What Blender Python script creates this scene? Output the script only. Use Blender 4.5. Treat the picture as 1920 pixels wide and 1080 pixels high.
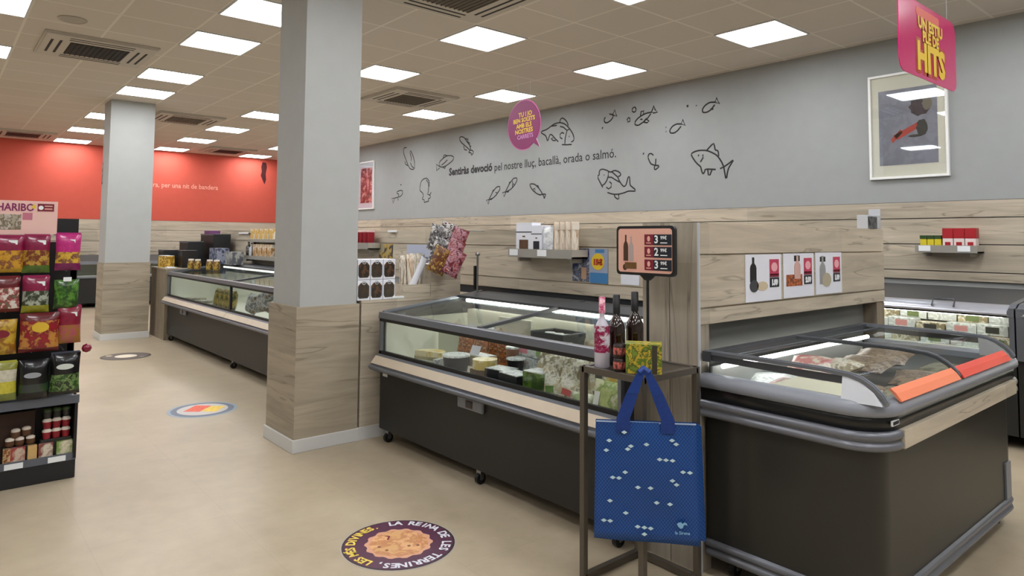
import bpy, bmesh, math, random
from mathutils import Vector, Matrix
random.seed(7)
PI = math.pi
for o in list(bpy.data.objects): bpy.data.objects.remove(o)
scn = bpy.context.scene
COL = scn.collection
# ---------------------------------------------------------------- camera
cam_d = bpy.data.cameras.new('camera'); cam = bpy.data.objects.new('camera', cam_d); COL.objects.link(cam)
Rv = Vector((0.64861812, 0.76107821, 0.00738147)); Uv = Vector((0.03938127, -0.04324423, 0.99828806)); Fv = Vector((-0.7600945, 0.64721703, 0.05802122))
cam.matrix_world = Matrix(((Rv.x, Uv.x, -Fv.x, 0), (Rv.y, Uv.y, -Fv.y, 0), (Rv.z, Uv.z, -Fv.z, 1.40), (0, 0, 0, 1)))
cam_d.sensor_width = 36; cam_d.lens = 1276.6*36/1920; cam_d.shift_y = -(540-373.4)/1920
cam_d.clip_start = 0.05; cam_d.clip_end = 60
scn.camera = cam
# ---------------------------------------------------------------- world, exposure, strength of the ceiling panels
w = bpy.data.worlds.new('world'); scn.world = w; w.use_nodes = True
w.node_tree.nodes['Background'].inputs[0].default_value = (0.9, 0.93, 1, 1); w.node_tree.nodes['Background'].inputs[1].default_value = 0.05
vs = scn.view_settings; vs.view_transform = 'Standard'; vs.look = 'None'; vs.exposure = 0.32; vs.gamma = 1; vs.use_curve_mapping = False
PANEL = 14.0
CEIL = 3.262
# ---------------------------------------------------------------- materials
def lin(c): return tuple((v/255/12.92 if v/255 <= .04045 else ((v/255+.055)/1.055)**2.4) for v in c)
def new_mat(n):
    m = bpy.data.materials.new(n); m.use_nodes = True
    return m, m.node_tree, m.node_tree.nodes['Principled BSDF']
def nd(t, typ, **k):
    n = t.nodes.new(typ)
    for a, v in k.items(): setattr(n, a, v)
    return n
_mc = {}
def mat(n, c, rough=.5, metal=0, spec=.5, var=.0, vs=8, coat=0, emit=0, bump=0):
    if n in _mc: return _mc[n]
    m, t, b = new_mat(n); L = lin(c)
    b.inputs['Roughness'].default_value = rough; b.inputs['Metallic'].default_value = metal
    b.inputs['Specular IOR Level'].default_value = spec; b.inputs['Coat Weight'].default_value = coat
    g = nd(t, 'ShaderNodeNewGeometry'); no = nd(t, 'ShaderNodeTexNoise'); no.inputs['Scale'].default_value = vs; no.inputs['Detail'].default_value = 4
    t.links.new(g.outputs['Position'], no.inputs['Vector'])
    r = nd(t, 'ShaderNodeValToRGB'); r.color_ramp.elements[0].position = .3; r.color_ramp.elements[1].position = .7
    r.color_ramp.elements[0].color = (*[v*(1-var) for v in L], 1); r.color_ramp.elements[1].color = (*[min(1, v*(1+var)) for v in L], 1)
    t.links.new(no.outputs[0], r.inputs[0]); t.links.new(r.outputs[0], b.inputs['Base Color'])
    if bump:
        bp = nd(t, 'ShaderNodeBump'); bp.inputs['Strength'].default_value = bump; bp.inputs['Distance'].default_value = .01
        t.links.new(no.outputs[0], bp.inputs['Height']); t.links.new(bp.outputs[0], b.inputs['Normal'])
    if emit:
        b.inputs['Emission Color'].default_value = (*L, 1); b.inputs['Emission Strength'].default_value = emit
    _mc[n] = m; return m
def cells(n, cols, scale=30, rough=.35, coat=0, stretch=(1, 1, 1), hard=False):
    """printed packaging: patches of a few inks"""
    if n in _mc: return _mc[n]
    m, t, b = new_mat(n); b.inputs['Roughness'].default_value = rough; b.inputs['Coat Weight'].default_value = coat
    tc = nd(t, 'ShaderNodeTexCoord'); mp = nd(t, 'ShaderNodeMapping'); mp.inputs['Scale'].default_value = stretch
    no = nd(t, 'ShaderNodeTexNoise'); no.inputs['Scale'].default_value = scale; no.inputs['Detail'].default_value = 5; no.inputs['Roughness'].default_value = .62; no.inputs['Distortion'].default_value = .3
    r = nd(t, 'ShaderNodeValToRGB'); e = r.color_ramp.elements
    if hard: r.color_ramp.interpolation = 'CONSTANT'
    k = len(cols); e[0].position = 0; e[0].color = (*lin(cols[0]), 1); e[1].position = .36+.28/k; e[1].color = (*lin(cols[1]), 1)
    for i in range(2, k):
        q = e.new(.36+.28*i/k); q.color = (*lin(cols[i]), 1)
    t.links.new(tc.outputs['Object'], mp.inputs[0]); t.links.new(mp.outputs[0], no.inputs['Vector'])
    t.links.new(no.outputs[0], r.inputs[0]); t.links.new(r.outputs[0], b.inputs['Base Color'])
    _mc[n] = m; return m
def wood(n, axis, tint=(196, 184, 164), dark=.70, board=1.3, gid=.22):
    if n in _mc: return _mc[n]
    m, t, b = new_mat(n); b.inputs['Roughness'].default_value = .55; b.inputs['Specular IOR Level'].default_value = .3
    g = nd(t, 'ShaderNodeNewGeometry'); mp = nd(t, 'ShaderNodeMapping')
    s = {'x': (1.1, 14, 14), 'y': (14, 1.1, 14), 'z': (14, 14, 1.1)}[axis]; mp.inputs['Scale'].default_value = s
    t.links.new(g.outputs['Position'], mp.inputs[0])
    n1 = nd(t, 'ShaderNodeTexNoise'); n1.inputs['Scale'].default_value = 1; n1.inputs['Detail'].default_value = 6; n1.inputs['Distortion'].default_value = .8; n1.inputs['Roughness'].default_value = .6
    t.links.new(mp.outputs[0], n1.inputs['Vector'])
    r = nd(t, 'ShaderNodeValToRGB'); L = lin(tint); e = r.color_ramp.elements
    e[0].position = .3; e[0].color = (*[v*dark for v in L], 1); e[1].position = .72; e[1].color = (*[v*1.12 for v in L], 1)
    t.links.new(n1.outputs[0], r.inputs[0])
    # cracks and long dark grain lines
    n2 = nd(t, 'ShaderNodeTexNoise'); n2.inputs['Scale'].default_value = .42; n2.inputs['Detail'].default_value = 3; n2.inputs['Distortion'].default_value = 1.2
    t.links.new(mp.outputs[0], n2.inputs['Vector'])
    a = nd(t, 'ShaderNodeMath', operation='SUBTRACT'); a.inputs[1].default_value = .585; t.links.new(n2.outputs[0], a.inputs[0])
    ab = nd(t, 'ShaderNodeMath', operation='ABSOLUTE'); t.links.new(a.outputs[0], ab.inputs[0])
    r2 = nd(t, 'ShaderNodeValToRGB'); r2.color_ramp.elements[0].position = 0; r2.color_ramp.elements[0].color = (.35, .33, .3, 1); r2.color_ramp.elements[1].position = .014; r2.color_ramp.elements[1].color = (1, 1, 1, 1)
    t.links.new(ab.outputs[0], r2.inputs[0])
    mx = nd(t, 'ShaderNodeMix', data_type='RGBA', blend_type='MULTIPLY'); mx.inputs[0].default_value = .55
    t.links.new(r.outputs[0], mx.inputs[6]); t.links.new(r2.outputs[0], mx.inputs[7])
    # board to board tone change
    sp = nd(t, 'ShaderNodeSeparateXYZ'); t.links.new(g.outputs['Position'], sp.inputs[0])
    ix = {'x': 0, 'y': 1, 'z': 2}[axis]
    o1 = nd(t, 'ShaderNodeMath', operation='DIVIDE'); o1.inputs[1].default_value = board; t.links.new(sp.outputs[ix], o1.inputs[0])
    f1 = nd(t, 'ShaderNodeMath', operation='FLOOR'); t.links.new(o1.outputs[0], f1.inputs[0])
    o2 = nd(t, 'ShaderNodeMath', operation='DIVIDE'); o2.inputs[1].default_value = gid; t.links.new(sp.outputs[2 if ix != 2 else 0], o2.inputs[0])
    f2 = nd(t, 'ShaderNodeMath', operation='FLOOR'); t.links.new(o2.outputs[0], f2.inputs[0])
    cb = nd(t, 'ShaderNodeCombineXYZ'); t.links.new(f1.outputs[0], cb.inputs[0]); t.links.new(f2.outputs[0], cb.inputs[1])
    wn = nd(t, 'ShaderNodeTexWhiteNoise', noise_dimensions='3D'); t.links.new(cb.outputs[0], wn.inputs['Vector'])
    mr = nd(t, 'ShaderNodeMapRange'); mr.inputs[3].default_value = .86; mr.inputs[4].default_value = 1.08; t.links.new(wn.outputs['Value'], mr.inputs[0])
    m2 = nd(t, 'ShaderNodeVectorMath', operation='SCALE'); t.links.new(mx.outputs[2], m2.inputs[0]); t.links.new(mr.outputs[0], m2.inputs['Scale'])
    t.links.new(m2.outputs[0], b.inputs['Base Color'])
    _mc[n] = m; return m
def glass(n, tint=(.96, .98, .98), refl=.10):
    if n in _mc: return _mc[n]
    m = bpy.data.materials.new(n); m.use_nodes = True; t = m.node_tree; t.nodes.clear()
    o = nd(t, 'ShaderNodeOutputMaterial'); tr = nd(t, 'ShaderNodeBsdfTransparent'); tr.inputs[0].default_value = (*tint, 1)
    gl = nd(t, 'ShaderNodeBsdfGlossy'); gl.inputs['Roughness'].default_value = .02; gl.inputs[0].default_value = (.9, .95, 1, 1)
    lw = nd(t, 'ShaderNodeLayerWeight'); lw.inputs[0].default_value = .35
    mr = nd(t, 'ShaderNodeMapRange'); mr.inputs[3].default_value = refl*.6; mr.inputs[4].default_value = refl*2.6
    mx = nd(t, 'ShaderNodeMixShader'); t.links.new(lw.outputs['Fresnel'], mr.inputs[0]); t.links.new(mr.outputs[0], mx.inputs[0])
    t.links.new(tr.outputs[0], mx.inputs[1]); t.links.new(gl.outputs[0], mx.inputs[2]); t.links.new(mx.outputs[0], o.inputs[0])
    _mc[n] = m; return m
def emis(n, c, s):
    if n in _mc: return _mc[n]
    m = bpy.data.materials.new(n); m.use_nodes = True; t = m.node_tree; t.nodes.clear()
    o = nd(t, 'ShaderNodeOutputMaterial'); e = nd(t, 'ShaderNodeEmission'); e.inputs[0].default_value = (*lin(c), 1); e.inputs[1].default_value = s
    t.links.new(e.outputs[0], o.inputs[0]); _mc[n] = m; return m
# floor: pale vinyl with soft clouds and thin plank seams
def floor_mat():
    m, t, b = new_mat('beige_floor'); b.inputs['Roughness'].default_value = .34; b.inputs['Specular IOR Level'].default_value = .35
    g = nd(t, 'ShaderNodeNewGeometry'); n1 = nd(t, 'ShaderNodeTexNoise'); n1.inputs['Scale'].default_value = 1.3; n1.inputs['Detail'].default_value = 6; n1.inputs['Roughness'].default_value = .62
    n3 = nd(t, 'ShaderNodeTexNoise'); n3.inputs['Scale'].default_value = 9; n3.inputs['Detail'].default_value = 5
    t.links.new(g.outputs['Position'], n1.inputs['Vector']); t.links.new(g.outputs['Position'], n3.inputs['Vector'])
    ad = nd(t, 'ShaderNodeMix', data_type='FLOAT'); ad.inputs[0].default_value = .35; t.links.new(n1.outputs[0], ad.inputs[2]); t.links.new(n3.outputs[0], ad.inputs[3])
    r = nd(t, 'ShaderNodeValToRGB'); e = r.color_ramp.elements; e[0].position = .34; e[0].color = (*lin((166, 151, 127)), 1); e[1].position = .66; e[1].color = (*lin((190, 176, 152)), 1)
    t.links.new(ad.outputs[0], r.inputs[0])
    br = nd(t, 'ShaderNodeTexBrick'); br.inputs['Scale'].default_value = 1; br.inputs['Brick Width'].default_value = 1.2; br.inputs['Row Height'].default_value = .6; br.inputs['Mortar Size'].default_value = .0025
    br.inputs['Color1'].default_value = (1, 1, 1, 1); br.inputs['Color2'].default_value = (.975, .975, .975, 1); br.inputs['Mortar'].default_value = (.92, .915, .91, 1)
    t.links.new(g.outputs['Position'], br.inputs['Vector'])
    mx = nd(t, 'ShaderNodeMix', data_type='RGBA', blend_type='MULTIPLY'); mx.inputs[0].default_value = 1
    t.links.new(r.outputs[0], mx.inputs[6]); t.links.new(br.outputs[0], mx.inputs[7]); t.links.new(mx.outputs[2], b.inputs['Base Color'])
    mr = nd(t, 'ShaderNodeMapRange'); mr.inputs[3].default_value = .26; mr.inputs[4].default_value = .48; t.links.new(n3.outputs[0], mr.inputs[0]); t.links.new(mr.outputs[0], b.inputs['Roughness'])
    return m
def ceiling_mat():
    m, t, b = new_mat('ceiling_tiles'); b.inputs['Roughness'].default_value = .85; b.inputs['Specular IOR Level'].default_value = .2
    g = nd(t, 'ShaderNodeNewGeometry'); mp = nd(t, 'ShaderNodeMapping'); mp.inputs['Location'].default_value = (3.45, -1.74, 0)
    t.links.new(g.outputs['Position'], mp.inputs[0])
    br = nd(t, 'ShaderNodeTexBrick'); br.offset = 0; br.inputs['Scale'].default_value = 1; br.inputs['Brick Width'].default_value = .6; br.inputs['Row Height'].default_value = .6; br.inputs['Mortar Size'].default_value = .011; br.inputs['Mortar Smooth'].default_value = .1
    br.inputs['Color1'].default_value = (*lin((212, 203, 192)), 1); br.inputs['Color2'].default_value = (*lin((208, 199, 188)), 1); br.inputs['Mortar'].default_value = (*lin((228, 221, 210)), 1)
    t.links.new(mp.outputs[0], br.inputs['Vector'])
    t.links.new(br.outputs[0], b.inputs['Base Color']); return m
# ---------------------------------------------------------------- mesh helpers
class MB:
    def __init__(s): s.v = []; s.f = []; s.m = []; s.mats = []; s.smooth = []
    def _mi(s, m):
        if m not in s.mats: s.mats.append(m)
        return s.mats.index(m)
    def add(s, vs_, fs, m, sm=False):
        o = len(s.v); s.v += [tuple(v) for v in vs_]; i = s._mi(m)
        for f in fs: s.f.append(tuple(o+k for k in f)); s.m.append(i); s.smooth.append(sm)
        return s
    def box(s, x0, x1, y0, y1, z0, z1, m):
        v = [(x0, y0, z0), (x1, y0, z0), (x1, y1, z0), (x0, y1, z0), (x0, y0, z1), (x1, y0, z1), (x1, y1, z1), (x0, y1, z1)]
        return s.add(v, [(0, 3, 2, 1), (4, 5, 6, 7), (0, 1, 5, 4), (1, 2, 6, 5), (2, 3, 7, 6), (3, 0, 4, 7)], m)
    def quad(s, a, b, c, d, m): return s.add([a, b, c, d], [(0, 1, 2, 3)], m)
    def poly(s, pts, m): return s.add(pts, [tuple(range(len(pts)))], m)
    def extrude(s, pts, d, m, sm=False):
        """closed polygon pts (3d) swept along vector d"""
        n = len(pts); d = Vector(d); p2 = [tuple(Vector(p)+d) for p in pts]
        s.add(list(pts)+p2, [tuple(range(n-1, -1, -1)), tuple(range(n, 2*n))], m)
        return s.add(list(pts)+p2, [(i, (i+1) % n, n+(i+1) % n, n+i) for i in range(n)], m, sm)
    def tube(s, pts, r, m, n=8, closed=False, cap=True):
        pts = [Vector(p) for p in pts]; K = len(pts); V = []; rr = r if isinstance(r, (list, tuple)) else [r]*K
        for i, p in enumerate(pts):
            a = pts[i-1] if (i or closed) else p; b = pts[(i+1) % K] if (i < K-1 or closed) else p
            t = (b-a).normalized() if (b-a).length > 1e-9 else Vector((0, 0, 1))
            u = t.cross(Vector((0, 0, 1)))
            if u.length < .05: u = t.cross(Vector((0, 1, 0)))
            u.normalize(); w_ = t.cross(u)
            V += [tuple(p+(u*math.cos(2*PI*k/n)+w_*math.sin(2*PI*k/n))*rr[i]) for k in range(n)]
        F = []
        for i in range(K if closed else K-1):
            for k in range(n): F.append((i*n+k, i*n+(k+1) % n, ((i+1) % K)*n+(k+1) % n, ((i+1) % K)*n+k))
        s.add(V, F, m, True)
        if cap and not closed: s.add(V[:n], [tuple(range(n-1, -1, -1))], m); s.add(V[-n:], [tuple(range(n))], m)
        return s
    def lathe(s, prof, c, m, n=20, cap=True):
        V = []; K = len(prof)
        for r, z in prof: V += [(c[0]+r*math.cos(2*PI*k/n), c[1]+r*math.sin(2*PI*k/n), c[2]+z) for k in range(n)]
        F = [(i*n+k, i*n+(k+1) % n, (i+1)*n+(k+1) % n, (i+1)*n+k) for i in range(K-1) for k in range(n)]
        s.add(V, F, m, True)
        if cap: s.add(V[:n], [tuple(range(n-1, -1, -1))], m); s.add(V[-n:], [tuple(range(n))], m)
        return s
    def pillow(s, c, w_, h, d, m, R=None, n=8):
        """a filled bag: w (local x), h (local z), d thickness (local y), crimped top and bottom"""
        V = []; F = []
        R = R or Matrix.Identity(3)
        for side in (-1, 1):
            for j in range(n+1):
                for i in range(n+1):
                    u = i/n*2-1; v = j/n*2-1
                    k = max(0, (1-abs(u)**2.6))**.5*max(0, (1-abs(v)**4))**.5
                    wob = .06*math.sin(9*u+3*v+c[0]*31)*k
                    x = u*w_/2*(1-.07*(1-v*v)); z = v*h/2
                    V.append(tuple(Vector(c)+R@Vector((x, side*d/2*(k+wob*.6)+side*.0006, z))))
        N = (n+1)**2
        for sd in (0, 1):
            for j in range(n):
                for i in range(n):
                    a = sd*N+j*(n+1)+i; q = (a, a+1, a+n+2, a+n+1); F.append(q if sd == 0 else q[::-1])
        return s.add(V, F, m, True)
    def banded(s, c, w_, h, d, bands, R):
        """a filled bag whose print changes up its height; bands = (share of the height, material)"""
        k = len(s.f); s.pillow(c, w_, h, d, bands[0][1], R, 10); n = 10
        for q in range(2*n*n):
            v = ((q % (n*n))//n+.5)/n; m = next((mm for lim, mm in bands if v < lim), bands[-1][1]); s.m[k+q] = s._mi(m)
        return s
    def text(s, txt, org, right, up, size, m, align='CENTER', bold=0, off=.0012, sx=1):
        cu = bpy.data.curves.new('t', 'FONT'); cu.body = txt; cu.size = size; cu.align_x = align; cu.align_y = 'CENTER'; cu.offset = bold; cu.resolution_u = 2
        o = bpy.data.objects.new('t', cu); COL.objects.link(o)
        dg = bpy.context.evaluated_depsgraph_get(); me = bpy.data.meshes.new_from_object(o.evaluated_get(dg))
        r = Vector(right).normalized(); u = Vector(up).normalized(); nn = r.cross(u)
        s.add([tuple(Vector(org)+r*v.co.x*sx+u*v.co.y+nn*off) for v in me.vertices], [tuple(p.vertices) for p in me.polygons], m)
        bpy.data.objects.remove(o); bpy.data.curves.remove(cu); bpy.data.meshes.remove(me)
        return s
    def build(s, name, parent=None, bevel=0, seg=2, sub=0, origin=None):
        me = bpy.data.meshes.new(name)
        if parent is not None: org = W[parent]
        elif origin is not None: org = Vector(origin)
        else:
            xs, ys, zs = zip(*s.v); org = Vector(((min(xs)+max(xs))/2, (min(ys)+max(ys))/2, min(zs)))
        me.from_pydata([tuple(Vector(v)-org) for v in s.v], [], s.f)
        for m in s.mats: me.materials.append(m)
        me.polygons.foreach_set('material_index', s.m); me.polygons.foreach_set('use_smooth', s.smooth); me.update()
        o = bpy.data.objects.new(name, me); COL.objects.link(o)
        if parent is not None: o.parent = parent
        else: o.location = org
        W[o] = org
        if bevel:
            b = o.modifiers.new('bevel', 'BEVEL'); b.width = bevel; b.segments = seg; b.limit_method = 'ANGLE'; b.angle_limit = .6
        if sub:
            b = o.modifiers.new('sub', 'SUBSURF'); b.levels = sub; b.render_levels = sub
        return o
W = {}
def tag(o, label=None, cat=None, group=None, kind=None):
    if label: o['label'] = label
    if cat: o['category'] = cat
    if group: o['group'] = group
    if kind: o['kind'] = kind
    return o
def thing(name, label, cat, loc, group=None):
    o = bpy.data.objects.new(name, None); COL.objects.link(o); o.location = loc; o.empty_display_size = .05
    W[o] = Vector(loc); return tag(o, label, cat, group)
def struct(mb, name, **k): return tag(mb.build(name, **k), kind='structure')
def copy_tree(o, loc, rz=None, label=None, scale=None):
    c = o.copy(); COL.objects.link(c); c.location = loc
    if rz is not None: c.rotation_euler = (0, 0, rz)
    if label: c['label'] = label
    if scale: c.scale = scale
    for ch in [q for q in o.children]:
        k = ch.copy(); COL.objects.link(k); k.parent = c
        for g in ch.children:
            k2 = g.copy(); COL.objects.link(k2); k2.parent = k
    return c
# common materials
GREY = mat('grey_paint', (160, 163, 162), .75, var=.02, spec=.25)
RED = mat('coral_red_paint', (206, 92, 76), .7, var=.02, spec=.25)
WHITE = mat('white_paint', (212, 212, 210), .5); CREAM = mat('cream_laminate', (196, 181, 160), .5, var=.05)
BLACK = mat('black_plastic', (16, 16, 18), .45); CHAR = mat('charcoal_steel', (37, 37, 36), .42, var=.05, vs=3, spec=.4)
DGREY = mat('dark_grey_plastic', (62, 64, 68), .4); MGREY = mat('mid_grey_plastic', (128, 132, 140), .38, metal=.25); LGREY = mat('light_grey_plastic', (186, 189, 194), .4)
STEEL = mat('brushed_steel', (150, 150, 150), .3, metal=.9); RAIL = mat('grey_rail', (120, 123, 131), .3, metal=.5)
BRONZE = mat('brown_grey_steel', (98, 91, 82), .45, metal=.5)
LINER = mat('white_liner', (222, 222, 206), .5); PAPER = mat('white_paper', (226, 228, 236), .6); LABEL = mat('price_label_white', (235, 238, 240), .5)
PINK = mat('magenta_print', (196, 26, 104), .4); PURPLE = mat('purple_print', (128, 26, 88), .45); YEL = mat('yellow_print', (226, 190, 48), .45)
PEACH = mat('peach_print', (226, 172, 154), .5); MAROON = mat('maroon_print', (120, 20, 44), .45); DARKN = mat('navy_print', (24, 28, 40), .45)
BROWN = mat('brown_food', (92, 62, 40), .55, var=.3, vs=40); GREENP = mat('green_print', (92, 128, 44), .5, var=.3, vs=60)
GL = glass('clear_glass', refl=.035); GLD = glass('lid_glass', (.86, .88, .87), .11)
WX = wood('wood_grain_x', 'x'); WY = wood('wood_grain_y', 'y'); WZ = wood('wood_grain_z', 'z', tint=(172, 162, 146))
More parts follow.
